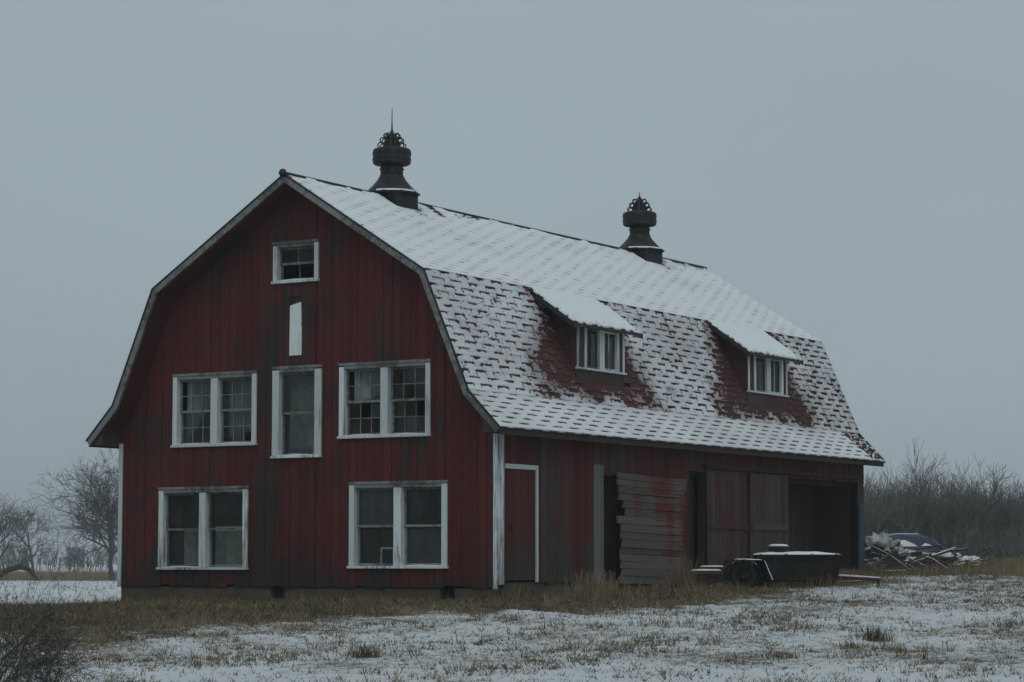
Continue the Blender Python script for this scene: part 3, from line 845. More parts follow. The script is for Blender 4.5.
# --- ridge ventilators
def ventilator(y, spire, label, k=1.0):
    v = empty('roof_ventilator', (4.5, y, 7.94), 0, barn); v['label'] = label
    mb = MB(); mb.box((-.40*k, -.40*k, -.50), (.40*k, .40*k, .12)); bevel(mb.build('curb', M['metal'], v), .02)
    mb = MB(); mb.lathe([(.50*k,.085),(.585*k,.07),(.595*k,.10),(.52*k,.145),(.38*k,.285),(.285*k,.40),(.245*k,.49)], 10); o = mb.build('hood', M['metal'], v)
    mb = MB(); mb.lathe([(.237*k,.47),(.232*k,.74)], 20); mb.lathe([(.25*k,.60),(.262*k,.615),(.25*k,.63)], 20); mb.build('neck', M['metal'], v, True)
    mb = MB(); mb.lathe([(.24*k,.700),(.355*k,.705),(.395*k,.735),(.398*k,.985),(.385*k,1.025),(.33*k,1.045),(.20*k,1.06)], 24); bevel(mb.build('drum', M['metal'], v), .008)
    mb = MB(); mb.lathe([(.402*k,.80),(.412*k,.81),(.402*k,.82)], 24, cap=False); mb.lathe([(.402*k,.93),(.412*k,.94),(.402*k,.95)], 24, cap=False); mb.build('drum_band', M['metal'], v)
    # openwork crown of iron scrolls
    mb = MB(); mb.lathe([(.20*k,1.05),(.16*k,1.16),(.10*k,1.28),(.05*k,1.36),(.03*k,1.42)], 12)
    for i in range(8):
        t = 2*math.pi*i/8
        for (rr, zz, cr) in ((.235*k,1.105,.062),(.195*k,1.215,.056),(.125*k,1.315,.050)):
            pts = []
            for q in range(11):
                a = 2*math.pi*q/10
                e = rr + math.cos(a)*cr; pts.append((e*math.cos(t), e*math.sin(t), zz + math.sin(a)*cr))
            mb.tube(pts, [.014]*11, 5)
    mb.build('crown', M['metal'], v)
    mb = MB(); mb.tube([(0,0,1.36),(0,0,1.42+spire*.3),(0,0,1.42+spire)], [.026,.014,.007], 6)
    mb.lathe([(.001,1.395),(.04,1.42),(.001,1.45)], 8, cap=False); mb.build('spire', M['metal'], v)
    # snow on the hood rim and against the curb
    mb = MB()
    for i in range(14):
        t = -1.5 + i*.11
        mb.obox((.562*k*math.cos(t), .562*k*math.sin(t), .118), (-math.sin(t), math.cos(t), 0), (math.cos(t), math.sin(t), -.55), (0,0,1), .036, .016, .010)
    mb.build('rim_snow', M['snow'], v)
ventilator(3.12, .48, 'roof ventilator with a tall spike, nearer the front gable')
ventilator(13.95, .13, 'roof ventilator with a short spike, nearer the far end', 1.04)
#PART2
# ================================================================== things by the barn
mb = MB()
mb.prism([(16.30, .10), (16.58, .12), (16.66, 1.86), (16.40, 1.88)], 'x', BW+.14, BW+.17)
mb.add([], [])
o = mb.build('blue_board', M['blue']); tag(o, 'faded blue board standing against the far corner of the barn', 'board')

def cloth(name, x0, x1, ztop_, zbot, y, seed, label, slant=0.0, wave=.03):
    r = random.Random(seed); mb = MB(); nu, nv = 22, 8; vs = []
    for j in range(nv+1):
        for i in range(nu+1):
            t = i/nu; v = j/nv
            zz = ztop_ + (zbot - ztop_) * v * (1 - slant*t)
            vs.append((x0 + (x1-x0)*t, y + wave*math.sin(t*19 + seed)*(.5+.5*v) + .012*math.sin(t*43+seed), zz))
    fs = [(j*(nu+1)+i, j*(nu+1)+i+1, (j+1)*(nu+1)+i+1, (j+1)*(nu+1)+i) for j in range(nv) for i in range(nu)]
    mb.add(vs, fs); o = mb.build(name, M['curtain'], None, True)
    m_ = o.modifiers.new('thick', 'SOLIDIFY'); m_.thickness = .004
    return tag(o, label, 'curtain', 'curtains behind the gable windows')
cloth('curtain', 1.46, 2.28, 4.14, 2.76, .24, 1, 'pale green curtain slanting behind the upper window, left half', .75)
cloth('curtain', 2.52, 3.34, 4.14, 2.90, .26, 2, 'pale green curtain behind the upper window beside the centre window', .15)
cloth('curtain', 1.45, 2.06, 1.12, .28, .25, 3, 'green cloth across the lower left window, its left half', .1)
cloth('curtain', 2.26, 3.12, 1.15, .28, .25, 4, 'green cloth across the lower left window, its right half', .05)
cloth('curtain', 5.60, 6.34, 4.18, 3.45, .27, 5, 'grey green rag hanging behind the upper window near the corner', .3)
cloth('curtain', 4.02, 4.86, 4.18, 2.55, .30, 6, 'dark green curtain closing the tall centre window', .0)
mb = MB()
for a, c in (((6.30, .305), (6.335, .72)), ((6.585, .305), (6.62, .72)), ((6.336, .685), (6.584, .72)), ((6.336, .305), (6.584, .34))):
    mb.box((a[0], .130, a[1]), (c[0], .150, c[1]))
pf = mb.build('picture_frame', M['cleanwhite']); tag(pf, 'small white empty frame standing inside the lower window near the corner', 'frame')
mb = MB(); mb.box((5.9, .125, .22), (7.8, .30, .303)); mb.build('window_shelf', M['inside'], barn)

RZ = math.atan2(RT[1], RT[0])
def local(px, d, dz=0.0):
    x, y = at(px, d); return (x, y, zg(x, y) + dz)
# --- utility trailer
tp = local(742, 50)
tr_ = empty('farm_trailer', tp, RZ)
tag(tr_, 'dark two-wheeled farm trailer heaped with snow beside the barn', 'trailer')
def snow_strip(name, parent, x0, x1, y0, y1, z, h=.03, seed=0, nx=14, ny=6, slope=None):
    r = random.Random(seed); mb = MB(); vs = []
    for j in range(ny+1):
        for i in range(nx+1):
            t, v = i/nx, j/ny
            e = min(1, 4*min(t, 1-t)*2, 8*min(v, 1-v)); x = x0+(x1-x0)*t; y = y0+(y1-y0)*v
            zz = z + (h*(e**.5) * (1 + .35*mnoise.noise((x*4+seed, y*4, seed)))) + (slope(x, y) if slope else 0)
            vs.append((x, y, zz))
    n0 = len(vs)
    fs = [(j*(nx+1)+i, j*(nx+1)+i+1, (j+1)*(nx+1)+i+1, (j+1)*(nx+1)+i) for j in range(ny) for i in range(nx)]
    mb.add(vs, fs); return mb.build(name, M['snow'], parent, True)
mb = MB()
x0, x1, y0, y1, zb, zt = .32, 1.95, .05, 1.22, .20, .70
mb.box((x0, y0, zb), (x1, y0+.035, zt)); mb.box((x0, y1-.035, zb), (x1, y1, zt)); mb.box((x0, y0+.035, zb), (x0+.035, y1-.035, zt-.002)); mb.box((x1-.035, y0+.035, zb), (x1, y1-.035, zt-.002))
mb.box((x0+.036, y0+.036, zb+.01), (x1-.036, y1-.036, zb+.05))
mb.build('box_body', M['blacksteel'], tr_)
for x in (.34, .86, 1.38, 1.88): 
    mb = MB(); mb.box((x, y0-.035, zb-.03), (x+.05, y0-.002, zt+.015)); mb.build('stake', M['blacksteel'], tr_)
mb = MB(); mb.box((x0-.02, y0-.045, zt-.06), (x1+.03, y0-.037, zt+.004)); mb.build('top_rail', M['blacksteel'], tr_)
mb = MB(); mb.box((.1, y0+.06, .12), (1.9, y0+.14, .19)); mb.box((.1, y1-.14, .12), (1.9, y1-.06, .19)); mb.box((.6, y0-.03, .05), (1.35, y0+.02, .15)); mb.build('chassis', M['rust'], tr_)
mb = MB(); mb.tube([(0, -.16, .27), (0, 1.43, .27)], [.035, .035], 8); mb.build('axle', M['rust'], tr_)
def wheel(parent, x, y, z, r=.275, w=.16):
    wv = empty('wheel', (x, y, z), 0, parent)
    mb = MB(); mb.lathe([(r*.62, -w*.38), (r*.9, -w*.5), (r, -w*.3), (r, w*.3), (r*.9, w*.5), (r*.62, w*.38), (r*.62, -w*.38)], 28, axis='y', cap=False)
    for k in range(28):
        t = 2*math.pi*k/28; mb.obox((math.cos(t)*r, 0, math.sin(t)*r), (-math.sin(t), 0, math.cos(t)), (0, 1, 0), (math.cos(t), 0, math.sin(t)), r*.06, w*.36, .010)
    mb.build('tyre', M['rubber'], wv)
    mb = MB(); mb.lathe([(.02, w*.1), (.02, -w*.35), (r*.2, -w*.36), (r*.25, -w*.15), (r*.52, -w*.05), (r*.60, -w*.36), (r*.64, -w*.36), (r*.64, w*.3)], 20, axis='y', cap=False); mb.build('rim', M['blacksteel'], wv)
    return wv
wheel(tr_, .0, -.10, .27); wheel(tr_, .0, 1.37, .27)
for yy in ((-.24, .03), (1.24, 1.50)):
    f = empty('fender', (0, 0, 0), 0, tr_)
    mb = MB(); n = 14
    pts = [(-.26, .50), (-.22, .60), (.40, .585), (.57, .16)]
    for a, c in zip(pts, pts[1:]): mb.bar((a[0], sum(yy)/2, a[1]), (c[0], sum(yy)/2, c[1]), yy[1]-yy[0], .014, (0, 1, 0) if False else (0, 0, 1))
    mb.build('fender_plate', M['blacksteel'], f)
    mb = MB()
    arc = [(math.cos(t)*.335, math.sin(t)*.335+.27) for t in [R(a) for a in range(10, 171, 16)]]
    for a, c in zip(arc, arc[1:]): mb.bar((a[0], sum(yy)/2, a[1]), (c[0], sum(yy)/2, c[1]), yy[1]-yy[0]-.03, .012)
    mb.build('mudguard', M['blacksteel'], f)
    if yy[0] < 0:
        snow_strip('fender_snow', f, -.21, .40, yy[0], yy[1], .600, .022, 4, slope=lambda x, y: -.015*(x+.21)/.6)
        mb = MB(); mb.bar((.415, -.10, .575), (.575, -.10, .19), .22, .03); mb.build('strut_snow', M['snow'], f)
        mb = MB()
        for a, c in zip(arc[2:9], arc[3:9]): mb.bar((a[0]*1.03, -.15, a[1]+.012), (c[0]*1.03, -.15, c[1]+.012), .05, .012)
        mb.build('mudguard_snow', M['snow'], f)
for x in (.52, 1.72):
    mb = MB(); mb.lathe([(.001, -.012), (.035, -.01), (.04, .0)], 12, (x, y0-.006, .30), axis='y', cap=False); mb.build('reflector', M['rust'], tr_)
for k, (x, z) in enumerate(((.62, .45), (1.12, .38), (1.6, .5))):
    mb = MB(); mb.bar((x, y0-.004, z-.12), (x+.06, y0-.004, z+.14), .012, .02, (0, 1, 0)); mb.build('side_rib', M['rust'], tr_)
mb = MB()
for k in range(12): mb.lathe([(.016, -.006), (.022, 0), (.016, .006)], 7, (1.93+k*.055, .66, .10 - .09*math.sin(k/11*math.pi)), cap=True)
mb.build('safety_chain', M['rust'], tr_)
mb = MB(); mb.tube([(-.34, -.02, .235), (-.15, -.02, .185), (0, -.02, .20), (.15, -.02, .185), (.36, -.02, .235)], [.018]*5, 6); mb.build('leaf_spring', M['rust'], tr_)
# load: canvas-covered heap under snow
snow_strip('load_snow', tr_, x0-.03, x1+.05, y0-.03, y1, zt+.002, .03, 2, 40, 16, slope=lambda x, y: (.028*sstep(.2, 1.0, x)*sstep(2.0, 1.3, x) + .02*nz(x*3, y*3, 2))*sstep(-.02, .25, y)*sstep(1.22, 1.0, y))
mb = MB(); mb.box((x0+.04, y0+.04, zb+.06), (x1-.04, y1-.04, zt-.004)); mb.build('load', M['soil'], tr_)
tg = empty('tongue', (0, 0, 0), 0, tr_)
for a, c in (((1.95, .35, .24), (2.86, .62, .19)), ((1.95, .92, .26), (2.86, .66, .19))):
    mb = MB(); mb.bar(a, c, .07, .07); mb.build('tongue_bar', M['rust'], tg)
    mb = MB(); mb.bar((a[0], a[1], a[2]+.045), (c[0], c[1], c[2]+.045), .075, .022); mb.build('bar_snow', M['snow'], tg)
mb = MB(); mb.tube([(2.84, .64, .19), (2.84, .64, -.0)], [.03, .03], 8); mb.lathe([(.07, -.02), (.07, .0)], 10, (2.84, .64, .0)); mb.build('jack_stand', M['rust'], tg)
# spare tyre lying on the load
mt = empty('spare_tyre', (0, 0, 0)); M4 = Matrix.Translation(tp) @ Matrix.Rotation(RZ, 4, 'Z')
mt.location = M4 @ Vector((.76, .33, zt+.05)); tag(mt, 'snow-capped spare tyre lying on the trailer load', 'tyre')
mb = MB(); mb.lathe([(.12, .0), (.19, .0), (.215, .03), (.215, .095), (.19, .125), (.12, .125), (.12, .0)], 24, cap=False); mb.build('tread', M['rubber'], mt)
mb = MB(); mb.lathe([(.001, .128), (.15, .126), (.205, .122), (.19, .15), (.12, .165), (.001, .168)], 20, cap=False); mb.build('snow_cap', M['snow'], mt, True)

# --- low lumber stack left of the trailer
def board_thing(name, p, q, w, h, mt, label, cat='board', snow=True, group=None):
    p, q = Vector(p), Vector(q)
    e = empty(name, (p+q)/2); c = (p+q)/2
    mb = MB(); mb.bar(p-c, q-c, w, h); mb.build('plank', mt, e)
    if snow:
        mb = MB(); up = Vector((0, 0, h/2+.011)); d_ = (q-p)*.02; mb.bar(p-c+up+d_*6, q-c+up-d_*4, w*.55, .014); mb.build('snow_cover', M['snow'], e)
    return tag(e, label, cat, group)
def L2W(base, v): return (Matrix.Translation(base) @ Matrix.Rotation(RZ, 4, 'Z')) @ Vector(v)
lp = local(706, 50.6)
ls = empty('lumber_stack', lp, RZ); tag(ls, 'low stack of snow-topped lumber beside the trailer wheel', 'lumber')
for k, (z, xa, xb, yy) in enumerate(((.05, -.35, .40, .0), (.05, -.38, .36, .25), (.13, -.3, .33, .02), (.13, -.36, .3, .24), (.21, -.28, .36, .12), (.29, -.34, .30, .02), (.37, -.12, .38, .36))):
    mb = MB(); mb.box((xa, yy-.10, z-.035), (xb, yy+.10, z+.035)); mb.build('plank', M['grey'], ls)
snow_strip('snow_cover', ls, -.34, .30, -.09, .12, .326, .028, 7); snow_strip('snow_cover', ls, -.12, .38, .26, .46, .406, .022, 8)
mb = MB(); mb.bar((-.3, -.12, .2), (.32, -.14, .22), .03, .04); mb.build('iron_strap', M['rust'], ls)
for k, (px, d, rr) in enumerate(((719, 49.6, .085), (697, 49.9, .06), (709, 49.5, .05))):
    b_ = local(px, d); mb = MB()
    vs = []; n = 9
    for j in range(6):
        for i in range(n):
            a = 2*math.pi*i/n; ph = math.pi*(j/5)-math.pi/2
            q = 1 + .35*mnoise.noise((math.cos(a)*1.5+k*3, math.sin(a)*1.5, ph))
            vs.append((rr*1.3*q*math.cos(a)*math.cos(ph), rr*q*math.sin(a)*math.cos(ph), rr*.85*math.sin(ph)+rr*.6))
    mb.add(vs, [(j*n+i, j*n+(i+1) % n, (j+1)*n+(i+1) % n, (j+1)*n+i) for j in range(5) for i in range(n)])
    o = mb.build('field_stone', M['concrete'], None, True); o.location = b_
    tag(o, ['pale stone at the foot of the trailer wheel', 'small stone under the left end of the lumber stack', 'smallest stone in front of the lumber stack'][k], 'stone', 'stones by the lumber stack')

# --- derelict hatchback far behind
cp = local(893, 97); car = empty('derelict_car', (cp[0], cp[1], cp[2]-.12), RZ + R(-12))
tag(car, 'derelict dark blue hatchback half plastered with snow behind the debris', 'car')
prof = [(-2.0,.35),(-2.02,.62),(-1.85,.78),(-1.0,.88),(-.30,1.30),(.1,1.38),(.9,1.37),(1.45,1.22),(1.93,.86),(2.0,.55),(1.95,.32)]
def carslice(y, k, lift): return [(x, y*(1 - .16*max(0, (z-.8)/.6)), z) for x, z in prof]
vs = []; ys = (-.80, -.74, 0, .74, .80); n = len(prof)
for yi, y in enumerate(ys):
    for x, z in prof:
        e = 1 if abs(y) < .78 else .985
        vs.append((x*e, y*(1-.22*max(0, (z-.82)/.56)), (z-.02 if abs(y) > .78 else z)))
fs = [(j*n+i, j*n+i+1, (j+1)*n+i+1, (j+1)*n+i) for j in range(4) for i in range(n-1)]
fs += [tuple(range(n-1, -1, -1)), tuple(range(4*n, 5*n))] + [(j*n+n-1, j*n, (j+1)*n, (j+1)*n+n-1) for j in range(4)]
mb = MB(); mb.add(vs, fs); body = mb.build('body', M['carblue'], car, False)
def yside(z): return -.80*(1-.22*max(0, (z-.82)/.56)) - .006
def sidepoly(nm, poly, mt, push=.0):
    mb = MB(); q = [(x, yside(z)-push, z) for x, z in poly]; k = len(q)
    mb.add(q + [(x, y+.02, z) for x, y, z in q], [tuple(range(k)), tuple(range(2*k-1, k-1, -1))] + [(i, i+k, (i+1) % k+k, (i+1) % k) for i in range(k)])
    return mb.build(nm, mt, car)
sidepoly('side_window', [(-.72,.90),(.12,.90),(.12,1.27),(-.22,1.25)], M['glass']); sidepoly('side_window', [(.20,.90),(.98,.90),(.90,1.27),(.20,1.28)], M['glass']); sidepoly('side_window', [(1.06,.90),(1.55,.92),(1.32,1.17),(1.02,1.25)], M['glass'])
sidepoly('window_snow', [(-.70,.90),(.10,.90),(-.1,1.02),(-.42,1.13)], M['snow'], .012); sidepoly('window_snow', [(.22,.90),(.95,.90),(.75,1.02),(.42,1.16),(.26,1.12)], M['snow'], .012)
sidepoly('window_snow', [(1.08,.91),(1.5,.93),(1.25,1.05)], M['snow'], .012); sidepoly('door_snow', [(-1.0,.60),(.4,.55),(.9,.72),(.2,.84),(-.9,.84)], M['snow'], .01)
for x in (-1.25, 1.25):
    for y in (-.70, .70): wheel(car, x, y, .27, .29, .17)
mb = MB()
for (a, c, hw) in (((-1.9,.80),(-1.02,.90),.66), ((-.95,.925),(-.36,1.285),.56), ((-.28,1.335),(.1,1.40),.54), ((.1,1.40),(.95,1.392),.54)):
    mb.bar((a[0], 0, a[1]), (c[0], 0, c[1]), hw*2, .035)
mb.build('snow_cover', M['snow'], car)
mb = MB(); mb.lathe([(.001, -.02), (.08, -.01), (.08, .02)], 12, (-2.0, -.5, .62), cap=False); mb.build('headlight', M['sheet'], car)

# --- heap of torn white sheeting over brush
hp = local(880, 72)
def lump(name, base, rx, ry, rz, mt, seed, amp=.45):
    mb = MB(); nu, nv = 26, 12; vs = []
    for j in range(nv+1):
        ph = math.pi/2 * j/nv
        for i in range(nu):
            a = 2*math.pi*i/nu
            dv = Vector((math.cos(a)*math.cos(ph), math.sin(a)*math.cos(ph), math.sin(ph)))
            q = 1 + amp*mnoise.noise(dv*2.2 + Vector((seed, 0, 0))) + amp*.6*mnoise.noise(dv*5 + Vector((seed, 9, 0)))
            vs.append((dv.x*rx*q, dv.y*ry*q, dv.z*rz*q - .06))
    mb.add(vs, [(j*nu+i, j*nu+(i+1) % nu, (j+1)*nu+(i+1) % nu, (j+1)*nu+i) for j in range(nv) for i in range(nu)])
    return mb.build(name, mt, base, True)
hs = empty('sheeted_heap', hp, RZ); tag(hs, 'brush heap under torn white sheeting near the barn corner', 'heap')
lump('heap', hs, .85, .7, .85, M['soil'], 3)
o = lump('torn_sheet', hs, .46, .45, .42, M['sheet'], 5, .6); o.location = (-.02, -.1, .62)
o = lump('torn_sheet', hs, .30, .3, .26, M['sheet'], 8, .6); o.location = (.42, -.35, .46)

# --- loose boards and pole of the scrap pile
def Wp(px, d, z): x, y = at(px, d); return (x, y, zg(x, y) + z)
boards = [((900,62,.12),(958,63,.62),.10,.05,'grey','long snowy board propped slantwise across the scrap pile'),
          ((886,61,.05),(925,62.6,.42),.08,.04,'grey','shorter board slanting below the blue car'),
          ((940,63,.32),(972,63.6,.36),.30,.05,'blue','wide bluish board lying on top of the scrap pile'),
          ((946,62.6,.10),(973,62.8,.22),.28,.05,'grey','snowy board sloping at the right end of the scrap pile'),
          ((925,62,.06),(948,61.4,.10),.14,.04,'grey','short board flat at the foot of the scrap pile'),
          ((936,63.2,.48),(966,62.4,.55),.07,.04,'grey','thin snowy slat highest on the scrap pile'),
          ((838,51.8,.03),(862,51.5,.05),.10,.03,'grey','short snowy board on the grass under the trailer tongue')]
boards += [((868,60,.10),(893,61,.55),.09,.04,'grey','board leaning up against the sheeted heap'),
          ((905,60.5,.02),(932,61,.16),.12,.04,'grey','low board in front of the slanting boards'),
          ((915,63.8,.55),(950,64.6,.70),.06,.035,'grey','upper thin lath crossing behind the long board'),
          ((955,62.2,.02),(978,62.4,.10),.16,.04,'grey','board lying at the far right foot of the scrap pile'),
          ((928,62.4,.45),(941,62.2,.02),.07,.035,'grey','short steep board standing in the scrap pile'),
          ((950,63.4,.60),(962,63.0,.10),.08,.035,'grey','short steep board at the right of the scrap pile'),
          ((876,58.5,.02),(906,59.2,.06),.11,.04,'grey','flat snowy board on the ground before the sheeted heap')]
for (a, c, w, h, mt_, lab) in boards:
    board_thing('loose_board', Wp(*a), Wp(*c), w, h, M[mt_], lab, snow=('snowy' in lab or 'bluish' in lab), group='boards of the scrap pile')
pile = empty('scrap_pile', Wp(935, 63.6, 0), RZ); tag(pile, 'low heap of scrap and earth under the loose boards', 'heap')
lump('heap', pile, 1.25, .6, .42, M['soil'], 12, .5)
for q, (lx, lz, sc_) in enumerate(((-.55, .30, .20), (-.1, .44, .18), (.25, .40, .22))):
    o = lump('snow_patch', pile, sc_*1.4, sc_, sc_*.5, M['snow'], 30+q, .8); o.location = (lx, -.18, lz)
o = lump('snow_cover', pile, .45, .35, .22, M['snow'], 21, .7); o.location = (.62, -.2, .22)
mb = MB(); mb.tube([(0, 0, 0), Vector(Wp(972, 66, .95)) - Vector(Wp(930, 64, .0))], [.02, .014], 6)
o = mb.build('iron_rod', M['rust']); o.location = Wp(930, 64, .0); tag(o, 'thin dark rod leaning to the right over the scrap pile', 'rod')

def tangle(px, d, n, wid, hgt, label, seed):
    e = empty('brush_tangle', local(px, d)); r = random.Random(seed); a = MB(); sn_ = MB()
    for k in range(n):
        p = Vector((RT[0]*r.gauss(0, wid), RT[1]*r.gauss(0, wid), r.uniform(0, hgt*.4))); az = r.uniform(-.5, .5) + (math.pi if r.random() < .5 else 0)
        q = p + Vector((RT[0]*math.cos(az), RT[1]*math.cos(az), r.uniform(-.1, .7)))*r.uniform(.3, 1.0)
        q.z = max(0, q.z); m_ = (p+q)/2 + Vector((r.gauss(0, .08), r.gauss(0, .08), r.uniform(0, .15))); w_ = r.uniform(.006, .016)
        a.tube([p, m_, q], [w_, w_*.8, w_*.5], 4, False)
        if r.random() < .10: sn_.tube([p+Vector((0,0,w_)), m_+Vector((0,0,w_)), q+Vector((0,0,w_))], [w_*.9, w_*.8, w_*.5], 4, False)
    a.build('branches', M['twig'], e)['kind'] = 'stuff'; sn_.build('snow_cover', M['snow'], e)['kind'] = 'stuff'
    return tag(e, label, 'brush', 'tangles of dead brush')
tangle(880, 66, 40, .30, .5, 'snow-streaked brush tangle hiding the front of the blue car', 1)
tangle(930, 61.2, 70, .55, .35, 'tangle of dead sticks at the foot of the scrap pile', 2)
tangle(962, 63.8, 60, .35, .5, 'tangle of dead sticks at the right end of the scrap pile', 3)
# ================================================================== trees and brush
def grow(mb, p, d, L, r, lev, maxl, rng, kids, spread, up=.06, sides=4, minr=.006, droop=0.0):
    n = 4 if lev < 2 else 3; pts = [Vector(p)]; rd = [r]; d = Vector(d).normalized()
    for i in range(n):
        d = (d + Vector((rng.gauss(0, .16), rng.gauss(0, .16), rng.gauss(0, .12) + up - droop*lev))).normalized()
        pts.append(pts[-1] + d*L/n); rd.append(max(minr, r*(1 - .62*(i+1)/n)))
    mb[0 if lev == 0 else 1].tube(pts, rd, sides if lev < 2 else 3, False)
    if lev >= maxl: return
    for k in range(kids[lev]):
        t = rng.uniform(.30 if lev == 0 else .22, 1.0); i = min(n-1, int(t*n)); f = t*n - i
        q = pts[i].lerp(pts[i+1], f); a = rng.uniform(0, 2*math.pi); ax = (pts[i+1]-pts[i]).normalized()
        e = ax.cross(Vector((.3, .8, .5))).normalized(); g = ax.cross(e)
        nd = (ax*math.cos(spread) + (e*math.cos(a) + g*math.sin(a))*math.sin(spread)*rng.uniform(.7, 1.2)).normalized()
        grow(mb, q, nd, L*rng.uniform(.48, .72), max(minr, rd[i]*.58), lev+1, maxl, rng, kids, spread, up, sides, minr, droop)
def tree(name, px, d, h, label, seed, kids=(9, 6, 5, 4), spread=.75, r=.16, lean=(0, 0, 1), group=None, minr=.011, mt='bark', cat='tree', trunkf=.55, droop=0.0):
    e = empty(name, local(px, d, -.05)); rng = random.Random(seed); a, c = MB(), MB()
    grow((a, c), (0, 0, 0), lean, h*trunkf, r, 0, len(kids), rng, kids, spread, .06, 6, minr, droop)
    a.build('trunk', M[mt], e); c.build('crown', M[mt], e)
    return tag(e, label, cat, group)
G = 'bare trees at the field edge'
tree('bare_tree', 114, 168, 7.3, 'tall bare tree standing close beside the left barn corner', 6, (17, 8, 5, 4), .85, .19, (.0, 0, 1), G, trunkf=.66)
tree('bare_tree', 2, 172, 7.2, 'bare tree cut by the left picture edge', 11, (10, 6, 4, 3), .8, .17, (.05, 0, 1), G)
tree('bare_tree', 36, 205, 6.4, 'smaller hazy bare tree right of the fallen trunk', 17, (9, 6, 4, 3), .8, .14, (.12, 0, 1), G)
tree('bare_tree', 76, 260, 4.0, 'low bare shrub-like tree between the two taller trees', 23, (9, 6, 4, 3), .9, .12, (0, 0, 1), G, trunkf=.45)
# fallen trunk bowed over the field edge
fx = local(-14, 167); mb = MB()
P0 = [Vector(Wp(px, 167, z)) - Vector(fx) for px, z in ((-14, .25), (0, .35), (10, .75), (22, .95), (30, .80), (37, .30), (40, -.1))]
mb.tube(P0, [.20, .21, .20, .19, .17, .14, .12], 7)
e = empty('fallen_tree', fx); mb.build('trunk', M['twig'], e); rng = random.Random(2); c = MB()
for k in range(16): grow((c, c), P0[rng.randint(1, 4)], (rng.gauss(0, .8), rng.gauss(0, .5), .7), rng.uniform(.8, 1.6), .03, 1, 3, rng, (0, 4, 3), .7, .05, 4, .009)
c.build('branches', M['bark'], e); tag(e, 'dark fallen trunk bowed like an arch at the field edge', 'fallen tree')

GS = 'saplings standing out of the thicket'
for k, (px, d, h, lab) in enumerate(((902, 106, 4.8, 'slim bare sapling with curved tip just right of the barn eave'), (878, 107, 3.6, 'thin bare sapling directly under the barn eave'),
        (962, 108, 4.7, 'bushy bare sapling above the middle of the thicket'), (985, 109, 4.5, 'bare sapling right of the bushiest one'), (1012, 108, 3.6, 'bare sapling near the right picture edge'), (935, 109, 3.6, 'bare sapling above the blue car'))):
    tree('bare_sapling', px, d, h, lab, 60+k, (9, 6, 5), .55, .06, (.05, 0, 1), GS, .007, 'bark2', trunkf=.62)
def brush(name, n, dr, sr, hr, label, seed, mt, rad=(.02, .008), kids=9, kl=(.3, .6), spread=.45, cat='brush'):
    rng = random.Random(seed); mb = MB()
    for i in range(n):
        d = rng.uniform(*dr); s_ = rng.uniform(*(sr(d) if callable(sr) else sr)); x, y = xy(d, s_); z = zg(x, y)
        h = rng.uniform(*hr) * (.80 + .40*nz(s_*.22, d*.05, 2)); b_ = Vector((x, y, z-.05))
        ln = Vector((rng.gauss(0, .16), rng.gauss(0, .16), 1)).normalized(); mid = b_ + ln*h*.5; tip = mid + (ln + Vector((rng.gauss(0, .18), rng.gauss(0, .18), 0))).normalized()*h*.5
        mb.tube([b_, mid, tip], [rad[0], rad[0]*.7, rad[1]], 3, False)
        for k in range(kids):
            t = rng.uniform(.2, .98); q = b_.lerp(mid, t*2) if t < .5 else mid.lerp(tip, t*2-1)
            dd = (ln + Vector((rng.gauss(0, spread), rng.gauss(0, spread), rng.gauss(.1, .25)))).normalized(); l_ = h*rng.uniform(*kl)*(1.1-t*.6)
            q2 = q + dd*l_*.6; q3 = q2 + (dd + Vector((rng.gauss(0, .3), rng.gauss(0, .3), .15))).normalized()*l_*.5
            mb.tube([q, q2, q3], [rad[1]*1.2, rad[1], rad[1]*.6], 3, False)
            if rng.random() < .6: mb.tube([q2, q2 + (dd + Vector((rng.gauss(0, .5), rng.gauss(0, .5), .1))).normalized()*l_*.45], [rad[1]*.8, rad[1]*.5], 3, False)
    return tag(mb.build(name, M[mt]), label, cat, kind='stuff')
brush('thicket', 1700, (108, 132), lambda d: (7.5, 30), (3.2, 5.0), 'dense grey bare thicket behind the scrap pile', 71, 'bark2', (.022, .008), 15, (.3, .6), .55)
brush('thicket_undergrowth', 900, (103, 112), (8, 30), (.9, 2.0), 'low tangled undergrowth along the foot of the thicket', 72, 'bark2', (.018, .012), 7)
brush('distant_woods', 900, (620, 900), lambda d: (-.30*d, .30*d), (4.0, 8.0), 'hazy distant woods along the horizon', 73, 'bark', (.16, .09), 7, (.3, .6), .5)
brush('field_hedge', 150, (260, 360), lambda d: (-.26*d, -.10*d), (1.2, 2.8), 'blurred low hedge beyond the snowy field', 74, 'bark', (.07, .035), 8)

